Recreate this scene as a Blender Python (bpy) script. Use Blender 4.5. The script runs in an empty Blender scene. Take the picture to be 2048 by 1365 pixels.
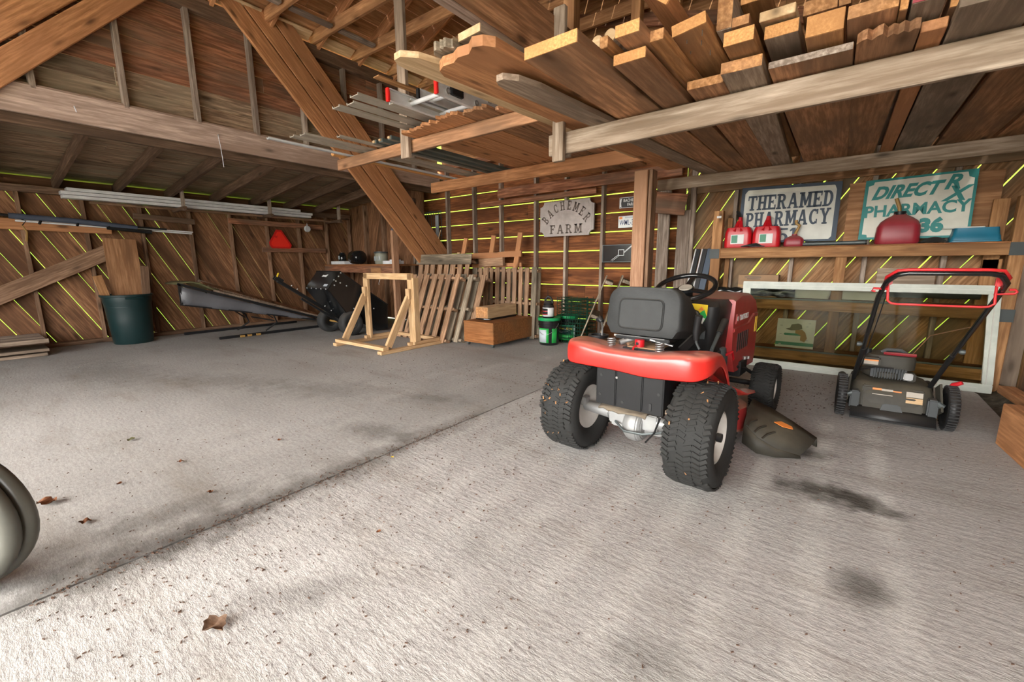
import bpy, bmesh, math, random
from mathutils import Vector, Matrix, Euler
SC = bpy.context.scene
COL = SC.collection
R = math.radians
random.seed(7)
rnd = random.random
def ru(a, b): return a + (b - a) * random.random()

# ------------------------------------------------------------------ camera
cam_d = bpy.data.cameras.new('camera'); cam = bpy.data.objects.new('camera', cam_d); COL.objects.link(cam)
cam_d.sensor_fit = 'HORIZONTAL'; cam_d.sensor_width = 36.0; cam_d.lens = 36.0 * 849.5 / 2048.0
cam_d.clip_start = 0.02; cam_d.clip_end = 300
yaw, pitch, roll = R(-37.483), R(-10.283), R(-0.3126)
F = Vector((math.sin(yaw)*math.cos(pitch), math.cos(yaw)*math.cos(pitch), math.sin(pitch)))
r0 = Vector((math.cos(yaw), -math.sin(yaw), 0)); u0 = r0.cross(F)
Rv = math.cos(roll)*r0 + math.sin(roll)*u0; Uv = -math.sin(roll)*r0 + math.cos(roll)*u0
cam.matrix_world = Matrix(((Rv.x, Uv.x, -F.x, 0), (Rv.y, Uv.y, -F.y, 0), (Rv.z, Uv.z, -F.z, 1.1), (0, 0, 0, 1)))
SC.camera = cam

# ------------------------------------------------------------------ sky, sun, exposure
SC.view_settings.view_transform = 'Standard'; SC.view_settings.look = 'None'
SC.view_settings.gamma = 1.0; SC.view_settings.use_curve_mapping = False
SC.view_settings.exposure = 2.22
wd = bpy.data.worlds.new('sky'); SC.world = wd; wd.use_nodes = True
wn = wd.node_tree; bg = wn.nodes['Background']
sky = wn.nodes.new('ShaderNodeTexSky'); sky.sky_type = 'NISHITA'; sky.sun_disc = False
sky.sun_elevation = R(48); sky.sun_rotation = R(200); sky.air_density = 1.0; sky.dust_density = 2.5; sky.ozone_density = 0.6
hs = wn.nodes.new('ShaderNodeHueSaturation'); hs.inputs['Saturation'].default_value = 0.12
wn.links.new(sky.outputs[0], hs.inputs['Color'])
warm = wn.nodes.new('ShaderNodeMix'); warm.data_type = 'RGBA'; warm.blend_type = 'MULTIPLY'; warm.inputs[0].default_value = 1.0; warm.inputs[7].default_value = (1.02, 1.0, .965, 1)
wn.links.new(hs.outputs[0], warm.inputs[6]); wn.links.new(warm.outputs[2], bg.inputs[0]); bg.inputs[1].default_value = 0.55
sd = bpy.data.lights.new('sun', 'SUN'); sd.energy = 3.2; sd.angle = R(1.5); sd.color = (1, .95, .85)
so = bpy.data.objects.new('sun', sd); COL.objects.link(so)
so.rotation_euler = Vector((-0.35, 0.62, -1.15)).to_track_quat('-Z', 'Y').to_euler()
SC.cycles.max_bounces = 10; SC.cycles.diffuse_bounces = 6; SC.cycles.sample_clamp_indirect = 6.0
SC.cycles.use_denoising = True

# ------------------------------------------------------------------ materials
def _new(name):
    m = bpy.data.materials.new(name); m.use_nodes = True
    nt = m.node_tree; return m, nt, nt.nodes['Principled BSDF']
def _mix(nt, fac, a, b, mode='MIX'):
    n = nt.nodes.new('ShaderNodeMix'); n.data_type = 'RGBA'; n.blend_type = mode
    for s, v in ((0, fac), (6, a), (7, b)):
        if hasattr(v, 'is_linked') or hasattr(v, 'node'): nt.links.new(v, n.inputs[s])
        else: n.inputs[s].default_value = v if s == 0 else (tuple(v) + (1,))[:4]
    return n.outputs[2]
def _ramp(nt, src, stops):
    n = nt.nodes.new('ShaderNodeValToRGB'); e = n.color_ramp.elements
    while len(e) < len(stops): e.new(0.5)
    for i, (p, c) in enumerate(stops): e[i].position = p; e[i].color = tuple(c) + (1,) if len(c) == 3 else c
    nt.links.new(src, n.inputs[0]); return n.outputs[0]
def _noise(nt, vec, scale, detail=4, rough=.55):
    n = nt.nodes.new('ShaderNodeTexNoise'); n.inputs['Scale'].default_value = scale
    n.inputs['Detail'].default_value = detail; n.inputs['Roughness'].default_value = rough
    if vec is not None: nt.links.new(vec, n.inputs['Vector'])
    return n.outputs['Fac']
def _bump(nt, bs, h, strength, dist=.004):
    n = nt.nodes.new('ShaderNodeBump'); n.inputs['Strength'].default_value = strength; n.inputs['Distance'].default_value = dist
    nt.links.new(h, n.inputs['Height']); nt.links.new(n.outputs[0], bs.inputs['Normal'])
def _coords(nt, scale=(1, 1, 1), jitter=True):
    tc = nt.nodes.new('ShaderNodeTexCoord'); v = tc.outputs['Object']
    if jitter:
        oi = nt.nodes.new('ShaderNodeObjectInfo'); ml = nt.nodes.new('ShaderNodeVectorMath'); ml.operation = 'SCALE'
        cb = nt.nodes.new('ShaderNodeCombineXYZ')
        for i in range(3): nt.links.new(oi.outputs['Random'], cb.inputs[i])
        nt.links.new(cb.outputs[0], ml.inputs[0]); ml.inputs['Scale'].default_value = 37.0
        ad = nt.nodes.new('ShaderNodeVectorMath'); nt.links.new(v, ad.inputs[0]); nt.links.new(ml.outputs[0], ad.inputs[1]); v = ad.outputs[0]
    mp = nt.nodes.new('ShaderNodeMapping'); mp.inputs['Scale'].default_value = scale; nt.links.new(v, mp.inputs[0])
    return mp.outputs[0]
def wood(name, dark, light, knot=.9, var=.3, rough=.72, blotch=None, bl=.45, grain=1.0):
    m, nt, bs = _new(name)
    v = _coords(nt, (1.1*grain, 15*grain, 15*grain))
    g = _noise(nt, v, 3.2, 7, .62)
    c = _ramp(nt, g, [(.30, [a*.8 for a in dark]), (.45, dark), (.55, [(a+b)/2 for a, b in zip(dark, light)]), (.68, [b*1.06 for b in light])])
    v2 = _coords(nt, (.7, 3.2, 3.2)); b = _noise(nt, v2, 1.3, 3)
    c = _mix(nt, _ramp(nt, b, [(.42, (0, 0, 0)), (.68, (1, 1, 1))]), c, blotch if blotch else [x*.62 for x in dark]) if bl > 0 else c
    if knot > 0:
        v3 = _coords(nt, (2.4, 7.5, 7.5)); vo = nt.nodes.new('ShaderNodeTexVoronoi'); vo.inputs['Scale'].default_value = .9
        nt.links.new(v3, vo.inputs['Vector'])
        k = _ramp(nt, vo.outputs['Distance'], [(.07, (knot,)*3), (.16, (knot*.25,)*3), (.24, (0, 0, 0))])
        c = _mix(nt, k, c, [x*.30 for x in dark])
    oi = nt.nodes.new('ShaderNodeObjectInfo'); mr = nt.nodes.new('ShaderNodeMapRange')
    nt.links.new(oi.outputs['Random'], mr.inputs[0]); mr.inputs[3].default_value = 1-var; mr.inputs[4].default_value = 1+var*.6
    h = nt.nodes.new('ShaderNodeHueSaturation'); nt.links.new(c, h.inputs['Color']); nt.links.new(mr.outputs[0], h.inputs['Value'])
    nt.links.new(h.outputs[0], bs.inputs['Base Color']); bs.inputs['Roughness'].default_value = rough
    bs.inputs['Specular IOR Level'].default_value = .25
    _bump(nt, bs, g, .5, .003)
    return m
def plain(name, col, rough=.5, metal=0, spec=.5, speckle=0, dust=0, dustcol=(.32, .27, .21), nscale=9, coat=0):
    m, nt, bs = _new(name)
    bs.inputs['Roughness'].default_value = rough; bs.inputs['Metallic'].default_value = metal
    bs.inputs['Specular IOR Level'].default_value = spec; bs.inputs['Base Color'].default_value = tuple(col) + (1,)
    if coat: bs.inputs['Coat Weight'].default_value = coat; bs.inputs['Coat Roughness'].default_value = .15
    v = _coords(nt, (1, 1, 1)); n = _noise(nt, v, nscale, 5, .6)
    c = _mix(nt, _ramp(nt, n, [(.35, (0, 0, 0)), (.75, (1, 1, 1))]), [x*(1-.22) for x in col], col)
    if dust:
        ge = nt.nodes.new('ShaderNodeNewGeometry'); sp = nt.nodes.new('ShaderNodeSeparateXYZ'); nt.links.new(ge.outputs['Normal'], sp.inputs[0])
        up = _ramp(nt, sp.outputs['Z'], [(.25, (0, 0, 0)), (.95, (dust,)*3)])
        n2 = _ramp(nt, _noise(nt, v, nscale*.6, 4), [(.25, (.35,)*3), (.6, (1, 1, 1))])
        f = _mix(nt, 1.0, up, n2, 'MULTIPLY'); c = _mix(nt, f, c, dustcol)
    nt.links.new(c, bs.inputs['Base Color'])
    if speckle: _bump(nt, bs, _noise(nt, v, 90, 3), speckle, .002)
    return m
def flat(name, col, rough=.55):
    m, nt, bs = _new(name); bs.inputs['Base Color'].default_value = tuple(col) + (1,); bs.inputs['Roughness'].default_value = rough; return m

M = {}
M['barn']   = wood('barn_board', (0.181, 0.060, 0.019), (0.392, 0.142, 0.044), var=.3)
M['barnL']  = wood('barn_board_left', (0.194, 0.090, 0.043), (0.387, 0.194, 0.096), var=.25)
M['barnR']  = wood('barn_board_right', (0.218, 0.108, 0.046), (0.414, 0.220, 0.105), var=.3, blotch=(0.230, 0.165, 0.100))
M['grey']   = wood('weathered_grey', (0.242, 0.185, 0.143), (0.484, 0.393, 0.319), var=.2, blotch=(0.206, 0.151, 0.116), knot=.6)
M['stud']   = wood('stud_brown', (0.216, 0.121, 0.070), (0.408, 0.248, 0.155), var=.25)
M['lathe']  = wood('roof_board_old', (0.180, 0.115, 0.072), (0.466, 0.325, 0.217), var=.35, blotch=(.25, .20, .135), bl=.5)
M['clad']   = wood('cladding_brown', (0.242, 0.099, 0.051), (0.502, 0.221, 0.119), var=.3, blotch=(0.157, 0.105, 0.072))
M['raft']   = wood('rafter_dark', (0.133, 0.079, 0.050), (0.250, 0.155, 0.099), var=.2)
M['brace']  = wood('brace_fir', (0.413, 0.184, 0.077), (0.664, 0.323, 0.147), var=.12, bl=.2, blotch=(0.414, 0.190, 0.086))
M['tie']    = wood('tie_fir', (0.412, 0.198, 0.086), (0.648, 0.347, 0.161), var=.2, bl=.3)
M['beam']   = wood('tie_beam_grey', (0.371, 0.265, 0.213), (0.591, 0.444, 0.367), var=.05, blotch=(0.330, 0.225, 0.174), bl=.35, knot=.8)
M['beam2']  = wood('dusty_beam', (0.291, 0.218, 0.155), (0.504, 0.407, 0.315), var=.1, blotch=(0.213, 0.145, 0.092), bl=.6, grain=.8)
M['lum']    = wood('lumber_warm', (0.380, 0.179, 0.068), (0.644, 0.336, 0.140), var=.25, bl=.4, blotch=(0.299, 0.158, 0.077))
M['lumd']   = wood('lumber_dark', (0.346, 0.169, 0.081), (0.639, 0.330, 0.168), var=.25, bl=.5, blotch=(0.207, 0.115, 0.064))
M['lumg']   = wood('lumber_grey', (.260, .190, .135), (.430, .330, .245), var=.15, bl=.5)
M['lump']   = wood('lumber_pale', (.520, .350, .190), (.690, .500, .300), var=.1, bl=.2, blotch=(.48, .32, .17))
M['cut']    = wood('fresh_cut', (.560, .270, .095), (.740, .390, .150), var=.1, knot=0, bl=.2, blotch=(.46, .22, .08), grain=2)
M['shelfw'] = wood('shelf_pine', (0.338, 0.163, 0.066), (0.550, 0.293, 0.128), var=.15, bl=.3)
M['pine']   = wood('fresh_pine', (.520, .330, .165), (.700, .490, .280), var=.1, bl=.15, blotch=(.52, .33, .17), knot=.8)
M['pal']    = wood('pallet_wood', (0.294, 0.169, 0.094), (0.546, 0.338, 0.204), var=.3, blotch=(0.210, 0.131, 0.083))
M['palg']   = wood('pallet_grey', (0.195, 0.156, 0.109), (0.429, 0.344, 0.247), var=.25)
M['chest']  = wood('chest_ply', (0.225, 0.084, 0.024), (0.337, 0.139, 0.048), var=.05, knot=.3, bl=.35, blotch=(0.207, 0.095, 0.037))
M['post']   = wood('post_fir', (0.345, 0.184, 0.105), (0.517, 0.302, 0.185), var=.05, bl=.2, blotch=(0.345, 0.184, 0.100))
M['ply']    = wood('plywood', (0.276, 0.110, 0.042), (0.444, 0.193, 0.080), var=.1, knot=.2, bl=.35, grain=.6)
M['plyr']   = wood('plywood_red', (0.286, 0.137, 0.062), (0.462, 0.242, 0.120), var=.05, knot=0, bl=.15, grain=.7)
M['blk']    = plain('black_plastic', (.013, .013, .014), .42, spec=.3, dust=.12)
M['blkg']   = plain('black_gloss', (.010, .011, .012), .16, coat=.4)
M['blkm']   = plain('black_metal', (.013, .013, .014), .48, spec=.3, dust=.12)
M['seat']   = plain('seat_vinyl', (.036, .038, .038), .6, spec=.3, speckle=.5, dust=.12, nscale=14)
M['rub']    = plain('tyre_rubber', (.026, .026, .025), .75, spec=.25, dust=.10, dustcol=(.13, .12, .10), speckle=.4)
M['rub2']   = plain('tyre_grey', (.034, .034, .034), .65, spec=.25, dust=.15)
M['red']    = plain('red_paint', (.640, .026, .020), .30, dust=.75, dustcol=(.42, .22, .16), coat=.3)
M['redh']   = plain('red_hood_dusty', (.44, .042, .040), .40, dust=.95, dustcol=(.36, .21, .14))
M['redp']   = plain('red_plastic', (.560, .010, .018), .34)
M['redd']   = plain('red_plastic_old', (.300, .018, .030), .42, dust=.4)
M['redw']   = flat('red_wire', (.52, .018, .022), .4)
M['rim']    = plain('rim_white', (.560, .530, .490), .45, dust=.35)
M['alu']    = plain('cast_aluminium', (.360, .360, .355), .5, metal=.5, dust=.4)
M['ladal']  = plain('ladder_aluminium', (.80, .80, .80), .34, metal=.25)
M['chr']    = plain('bright_steel', (.460, .460, .450), .34, metal=.85)
M['zinc']   = plain('zinc_plate', (.110, .125, .125), .5, metal=.5)
M['whp']    = plain('white_trim', (.82, .82, .83), .45)
M['strap']  = plain('dull_strap', (.045, .055, .055), .6)
M['doorw']  = plain('storm_door_white', (.520, .550, .480), .45)
M['vinyl']  = plain('vinyl_taupe', (.430, .380, .310), .5)
M['vinyw']  = plain('vinyl_white', (.640, .670, .680), .4)
M['chan']   = plain('grey_green_channel', (.100, .125, .118), .5)
M['green']  = plain('green_lid', (.010, .270, .085), .35)
M['dkgreen']= plain('bin_green', (.008, .030, .031), .42)
M['wireg']  = flat('green_wire', (.006, .040, .022), .4)
M['blue']   = plain('blue_tub', (.010, .160, .260), .45)
M['tarp']   = plain('grey_tarp', (.120, .120, .130), .38, speckle=.6, nscale=5)
M['olive']  = plain('olive_hood', (.130, .120, .055), .5)
M['smv']    = flat('fluorescent_orange', (.900, .030, .014), .5)
M['smvd']   = flat('reflective_red', (.620, .015, .012), .35)
M['pole']   = plain('foam_slate', (.070, .085, .125), .7)
M['card']   = plain('cardboard', (.330, .200, .110), .8)
M['signw']  = plain('sign_white', (.66, .66, .60), .6, nscale=4)
M['signcr'] = plain('sign_cream', (.70, .69, .60), .6, nscale=4)
M['navy']   = flat('sign_navy', (.040, .060, .090), .6)
M['teal']   = flat('sign_teal', (.010, .200, .190), .55)
M['farmg']  = plain('sign_taupe', (.43, .375, .345), .6)
M['farmt']  = flat('sign_letter_taupe', (.15, .118, .10), .6)
M['white']  = flat('print_white', (.640, .640, .630), .5)
M['black']  = flat('print_black', (.014, .014, .014), .5)
M['platew'] = flat('number_plate_white', (.640, .660, .640), .4)
M['dkblue'] = flat('number_blue', (.030, .050, .150), .5)
M['orange'] = flat('label_orange', (.700, .220, .040), .5)
M['yellow'] = flat('label_yellow', (.720, .500, .020), .5)
M['lgreen'] = flat('label_green', (.020, .330, .060), .5)
M['mgreen'] = flat('label_mid_green', (.030, .200, .110), .5)
M['lgrey']  = flat('label_grey', (.420, .460, .490), .5)
M['tan']    = flat('spout_tan', (.330, .190, .050), .5)
M['pipe']   = plain('grey_pipe', (.10, .098, .080), .33)
M['dirt']   = plain('dry_dirt', (.17, .135, .095), .95, speckle=.8, nscale=25)
M['leaf']   = wood('dry_leaf', (.170, .060, .022), (.330, .140, .060), knot=0, bl=.2)
M['bits']   = flat('bark_bits', (.095, .052, .032), .8)
M['hose']   = flat('yellow_hose', (.600, .460, .030), .45)
M['pvcblk'] = plain('black_plastic_film', (.012, .014, .014), .12, speckle=.3)
M['clear']  = plain('frosted_jar', (.330, .330, .260), .3)
M['mower2'] = plain('mower_dusty_black', (.050, .046, .036), .6, spec=.3, dust=.45, dustcol=(.17, .145, .10), nscale=16)
M['mowerg'] = plain('mower_grey', (.060, .066, .068), .55, spec=.3, dust=.25)
M['string'] = flat('cotton_string', (.55, .55, .60), .7)

def glass_mat():
    m, nt, bs = _new('storm_glass'); out = nt.nodes['Material Output']
    gl = nt.nodes.new('ShaderNodeBsdfGlossy'); gl.inputs['Roughness'].default_value = .03; gl.inputs['Color'].default_value = (.9, .95, .9, 1)
    tr = nt.nodes.new('ShaderNodeBsdfTransparent'); tr.inputs['Color'].default_value = (.73, .73, .65, 1)  # dirty tint, also carrying the shade of the shelf behind the pane
    lw = nt.nodes.new('ShaderNodeFresnel'); lw.inputs['IOR'].default_value = 1.09
    mx = nt.nodes.new('ShaderNodeMixShader'); nt.links.new(lw.outputs[0], mx.inputs[0]); nt.links.new(tr.outputs[0], mx.inputs[1]); nt.links.new(gl.outputs[0], mx.inputs[2])
    nt.links.new(mx.outputs[0], out.inputs['Surface']); return m
M['glass'] = glass_mat()
def concrete(name, c1, c2, ridge, stains, ridge_rot=0.0):
    m, nt, bs = _new(name)
    tc = nt.nodes.new('ShaderNodeTexCoord'); P = tc.outputs['Object']
    def mp(sc, rz=0):
        n = nt.nodes.new('ShaderNodeMapping'); n.inputs['Scale'].default_value = sc; n.inputs['Rotation'].default_value = (0, 0, rz); nt.links.new(P, n.inputs[0]); return n.outputs[0]
    big = _noise(nt, mp((1, 1, 1)), .55, 3); fine = _noise(nt, mp((1, 1, 1)), 42, 4, .7)
    c = _mix(nt, _ramp(nt, big, [(.35, (0, 0, 0)), (.65, (1, 1, 1))]), c1, c2)
    c = _mix(nt, _ramp(nt, fine, [(.38, (.35,)*3), (.55, (0, 0, 0))]), c, [x*.55 for x in c1])
    dirt = _noise(nt, mp((.8, 2.6, 1)), 1.1, 5, .65)
    c = _mix(nt, _ramp(nt, dirt, [(.52, (0, 0, 0)), (.78, (.6,)*3)]), c, (.20, .165, .125))
    for (x, y, rx, ry, a, k) in stains:
        n = nt.nodes.new('ShaderNodeMapping'); n.vector_type = 'TEXTURE'; n.inputs['Location'].default_value = (x, y, 0); n.inputs['Scale'].default_value = (rx, ry, 1); n.inputs['Rotation'].default_value = (0, 0, a)
        nt.links.new(P, n.inputs[0])
        wob = nt.nodes.new('ShaderNodeTexNoise'); wob.inputs['Scale'].default_value = 9; wob.inputs['Detail'].default_value = 5; nt.links.new(P, wob.inputs['Vector'])
        ln = nt.nodes.new('ShaderNodeVectorMath'); ln.operation = 'LENGTH'; nt.links.new(n.outputs[0], ln.inputs[0])
        ad = nt.nodes.new('ShaderNodeMath'); ad.operation = 'MULTIPLY_ADD'; nt.links.new(wob.outputs['Fac'], ad.inputs[0]); ad.inputs[1].default_value = 1.5; nt.links.new(ln.outputs['Value'], ad.inputs[2])
        sb = nt.nodes.new('ShaderNodeMapRange'); nt.links.new(ad.outputs[0], sb.inputs[0]); sb.inputs[1].default_value = 1.0; sb.inputs[2].default_value = 1.75; sb.inputs[3].default_value = k; sb.inputs[4].default_value = 0
        c = _mix(nt, sb.outputs[0], c, (.075, .068, .058))
    nt.links.new(c, bs.inputs['Base Color']); bs.inputs['Roughness'].default_value = .85; bs.inputs['Specular IOR Level'].default_value = .2
    rg = _noise(nt, mp((7.0, 22, 1), ridge_rot), 1.9, 6, .68)
    ad = nt.nodes.new('ShaderNodeMath'); ad.operation = 'ADD'; nt.links.new(rg, ad.inputs[0])
    mu = nt.nodes.new('ShaderNodeMath'); mu.operation = 'MULTIPLY'; nt.links.new(fine, mu.inputs[0]); mu.inputs[1].default_value = .55; nt.links.new(mu.outputs[0], ad.inputs[1])
    _bump(nt, bs, ad.outputs[0], ridge, .012)
    return m
M['slabR'] = concrete('concrete_brushed', (.39, .375, .35), (.48, .46, .435), .5, [(.02, 2.42, .26, .17, .2, .95), (.17, 2.42, .20, .11, -.3, .95), (-.05, 2.90, .17, .12, .3, .8), (.17, 1.75, .15, .11, .6, .7), (-2.02, 1.0, .17, 1.5, 0, .6), (-2.02, .25, .20, .5, 0, .5), (-.3, 1.05, .18, .12, .4, .3), (-1.0, 1.1, .15, .1, 0, .2), (-1.35, .55, .30, .1, .9, .35), (-.2, 3.2, .35, .15, 0, .3)])
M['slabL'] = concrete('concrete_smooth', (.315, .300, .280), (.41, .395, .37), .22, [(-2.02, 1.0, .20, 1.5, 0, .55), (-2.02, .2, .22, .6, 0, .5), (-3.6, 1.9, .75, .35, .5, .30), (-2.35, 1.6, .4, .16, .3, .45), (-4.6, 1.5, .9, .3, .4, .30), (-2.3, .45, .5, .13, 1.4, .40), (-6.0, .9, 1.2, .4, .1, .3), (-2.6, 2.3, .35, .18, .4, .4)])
def soil():
    m, nt, bs = _new('soil'); v = _coords(nt, (1, 1, 1), False)
    c = _ramp(nt, _noise(nt, v, 16, 7, .7), [(.3, (.030, .024, .016)), (.55, (.105, .085, .058)), (.75, (.21, .185, .14))])
    nt.links.new(c, bs.inputs['Base Color']); bs.inputs['Roughness'].default_value = .95; _bump(nt, bs, _noise(nt, v, 30, 6), .9, .02); return m
M['soil'] = soil()
def grass():
    m, nt, bs = _new('meadow'); v = _coords(nt, (1, 1, 1), False)
    c = _ramp(nt, _noise(nt, v, 2.2, 8, .75), [(.3, (.030, .062, .003)), (.55, (.075, .125, .005)), (.75, (.160, .190, .014))])
    nt.links.new(c, bs.inputs['Base Color']); bs.inputs['Roughness'].default_value = .9; bs.inputs['Specular IOR Level'].default_value = .1; return m
M['grass'] = grass()

# ------------------------------------------------------------------ builders
CREATED = []
def link(o, parent=None):
    COL.objects.link(o); CREATED.append(o)
    if parent is not None: o.parent = parent
    return o
def tag(o, label=None, cat=None, group=None, kind=None):
    if label: o['label'] = label
    if cat: o['category'] = cat
    if group: o['group'] = group
    if kind: o['kind'] = kind
    return o
def thing(name, label, cat, loc=(0, 0, 0), rz=0, group=None):
    o = bpy.data.objects.new(name, None); o.empty_display_size = .1
    o.location = loc; o.rotation_euler = (0, 0, R(rz)); link(o)
    return tag(o, label, cat, group)
def struct(name, loc=(0, 0, 0)):
    o = bpy.data.objects.new(name, None); o.location = loc; link(o); o['kind'] = 'structure'; return o
def frame(p0, p1, up=(0, 0, 1)):
    p0, p1 = Vector(p0), Vector(p1); x = (p1 - p0).normalized(); z = Vector(up)
    z = z - x * z.dot(x)
    if z.length < 1e-5: z = Vector((0, 1, 0)) - x * x.y
    z.normalize(); y = z.cross(x)
    return Matrix((x, y, z)).transposed(), (p1 - p0).length
_bc = {}
def box_mesh(L, w, h, bev, mat):
    k = (round(L, 3), round(w, 3), round(h, 3), bev, mat.name)
    if k in _bc: return _bc[k]
    bm = bmesh.new(); bmesh.ops.create_cube(bm, size=1)
    for v in bm.verts: v.co = (v.co.x * L, v.co.y * w, v.co.z * h)
    if bev: bmesh.ops.bevel(bm, geom=bm.edges[:], offset=min(bev, .3*min(w, h)), segments=1, affect='EDGES')
    me = bpy.data.meshes.new('board'); bm.to_mesh(me); bm.free(); me.materials.append(mat); _bc[k] = me; return me
def board(name, p0, p1, w, h, mat, parent=None, up=(0, 0, 1), bev=.004):
    """a stick whose centre line runs p0-p1; h measured along up, w across"""
    m3, L = frame(p0, p1, up)
    o = bpy.data.objects.new(name, box_mesh(L, w, h, bev, M[mat] if isinstance(mat, str) else mat))
    mw = m3.to_4x4(); mw.translation = (Vector(p0) + Vector(p1)) / 2
    o.matrix_basis = mw
    return link(o, parent)
class MB:
    def __init__(s): s.v = []; s.f = []
    def add(s, vs, fs, T=None):
        n = len(s.v)
        for p in vs: s.v.append(tuple(T @ Vector(p)) if T is not None else tuple(p))
        for f in fs: s.f.append([i + n for i in f])
        return s
    def box(s, c, d, T=None, rz=0):
        x, y, z = [a/2 for a in d]; m = Matrix.Translation(c) @ Matrix.Rotation(R(rz), 4, 'Z')
        vs = [m @ Vector(p) for p in ((-x,-y,-z),(x,-y,-z),(x,y,-z),(-x,y,-z),(-x,-y,z),(x,-y,z),(x,y,z),(-x,y,z))]
        return s.add(vs, [(0,3,2,1),(4,5,6,7),(0,1,5,4),(1,2,6,5),(2,3,7,6),(3,0,4,7)], T)
    def bar(s, p0, p1, w, h, up=(0, 0, 1), T=None):
        m3, L = frame(p0, p1, up); m = m3.to_4x4(); m.translation = (Vector(p0)+Vector(p1))/2
        x, y, z = L/2, w/2, h/2
        vs = [m @ Vector(p) for p in ((-x,-y,-z),(x,-y,-z),(x,y,-z),(-x,y,-z),(-x,-y,z),(x,-y,z),(x,y,z),(-x,y,z))]
        return s.add(vs, [(0,3,2,1),(4,5,6,7),(0,1,5,4),(1,2,6,5),(2,3,7,6),(3,0,4,7)], T)
    def cyl(s, p0, p1, r, n=12, r2=None, cap=True, T=None):
        r2 = r if r2 is None else r2; m3, L = frame(p0, p1); vs = []
        for q, rr in ((Vector(p0), r), (Vector(p1), r2)):
            for i in range(n):
                a = 2*math.pi*i/n; vs.append(q + m3 @ Vector((0, rr*math.cos(a), rr*math.sin(a))))
        fs = [(i, (i+1) % n, n+(i+1) % n, n+i) for i in range(n)]
        if cap: fs += [tuple(range(n-1, -1, -1)), tuple(range(n, 2*n))]
        return s.add(vs, fs, T)
    def tube(s, pts, r, n=8, closed=False, T=None, cap=True):
        P = [Vector(p) for p in pts]; N = len(P); vs = []; prev = None
        for i in range(N):
            if closed: t = P[(i+1) % N] - P[i-1]
            else: t = P[min(i+1, N-1)] - P[max(i-1, 0)]
            t.normalize()
            if prev is None:
                z = Vector((0, 0, 1)) if abs(t.z) < .9 else Vector((1, 0, 0))
            else: z = prev
            z = (z - t*z.dot(t)).normalized(); y = t.cross(z); prev = z
            rr = r[i] if isinstance(r, (list, tuple)) else r
            for k in range(n):
                a = 2*math.pi*k/n; vs.append(P[i] + rr*(math.cos(a)*y + math.sin(a)*z))
        fs = []
        for i in range(N if closed else N-1):
            j = (i+1) % N
            for k in range(n):
                fs.append((i*n+k, i*n+(k+1) % n, j*n+(k+1) % n, j*n+k))
        if not closed and cap: fs += [tuple(range(n-1, -1, -1)), tuple((N-1)*n+k for k in range(n))]
        return s.add(vs, fs, T)
    def lathe(s, prof, n=24, T=None, arc=1.0):
        vs = []; N = len(prof); full = arc >= 1.0; cnt = n if full else n+1
        for i in range(cnt):
            a = 2*math.pi*arc*i/n
            for (r, z) in prof: vs.append((r*math.cos(a), r*math.sin(a), z))
        fs = []
        for i in range(n):
            j = (i+1) % cnt
            for k in range(N-1):
                a, b, c, d = i*N+k, j*N+k, j*N+k+1, i*N+k+1
                q = []
                for t in (a, b, c, d):
                    if prof[t % N][0] < 1e-6: t = t % N
                    if t not in q: q.append(t)
                if len(q) > 2: fs.append(q)
        return s.add(vs, fs, T)
    def prism(s, poly, z0, z1, T=None):
        n = len(poly); vs = [(x, y, z0) for x, y in poly] + [(x, y, z1) for x, y in poly]
        fs = [tuple(range(n-1, -1, -1)), tuple(range(n, 2*n))] + [(i, (i+1) % n, n+(i+1) % n, n+i) for i in range(n)]
        return s.add(vs, fs, T)
    def grid(s, rows, T=None, thick=None):
        """rows of 3-D points"""
        h, w = len(rows), len(rows[0]); vs = [p for r in rows for p in r]
        fs = [(i*w+j, i*w+j+1, (i+1)*w+j+1, (i+1)*w+j) for i in range(h-1) for j in range(w-1)]
        return s.add(vs, fs, T)
    def build(s, name, mat, parent=None, smooth=None, bev=0, solid=0, sub=0, loc=None, rot=None):
        me = bpy.data.meshes.new(name); me.from_pydata([tuple(v) for v in s.v], [], s.f); me.update()
        bm = bmesh.new(); bm.from_mesh(me); bmesh.ops.remove_doubles(bm, verts=bm.verts, dist=1e-5)
        bmesh.ops.recalc_face_normals(bm, faces=bm.faces)
        if bev: bmesh.ops.bevel(bm, geom=[e for e in bm.edges if len(e.link_faces) == 2 and e.calc_face_angle(0) > .5], offset=bev, segments=2, affect='EDGES', clamp_overlap=True)
        bm.to_mesh(me); bm.free(); me.materials.append(M[mat] if isinstance(mat, str) else mat)
        if smooth:
            me.shade_smooth(); me.set_sharp_from_angle(angle=R(smooth))
        o = bpy.data.objects.new(name, me)
        if solid: q = o.modifiers.new('thickness', 'SOLIDIFY'); q.thickness = solid; q.offset = 0
        if sub: q = o.modifiers.new('smooth', 'SUBSURF'); q.levels = sub; q.render_levels = sub
        if loc: o.location = loc
        if rot: o.rotation_euler = rot
        return link(o, parent)
def arc(cx, cy, r, a0, a1, n, rx=None):
    return [(cx + (rx or r)*math.cos(R(a0+(a1-a0)*i/n)), cy + r*math.sin(R(a0+(a1-a0)*i/n))) for i in range(n+1)]
def TY(loc=(0, 0, 0), rz=0):
    """local plane (x, y) stood upright: x right, y up, +z towards -Y"""
    return Matrix.Translation(loc) @ Matrix.Rotation(R(rz), 4, 'Z') @ Matrix(((1, 0, 0, 0), (0, 0, -1, 0), (0, 1, 0, 0), (0, 0, 0, 1)))
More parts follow.
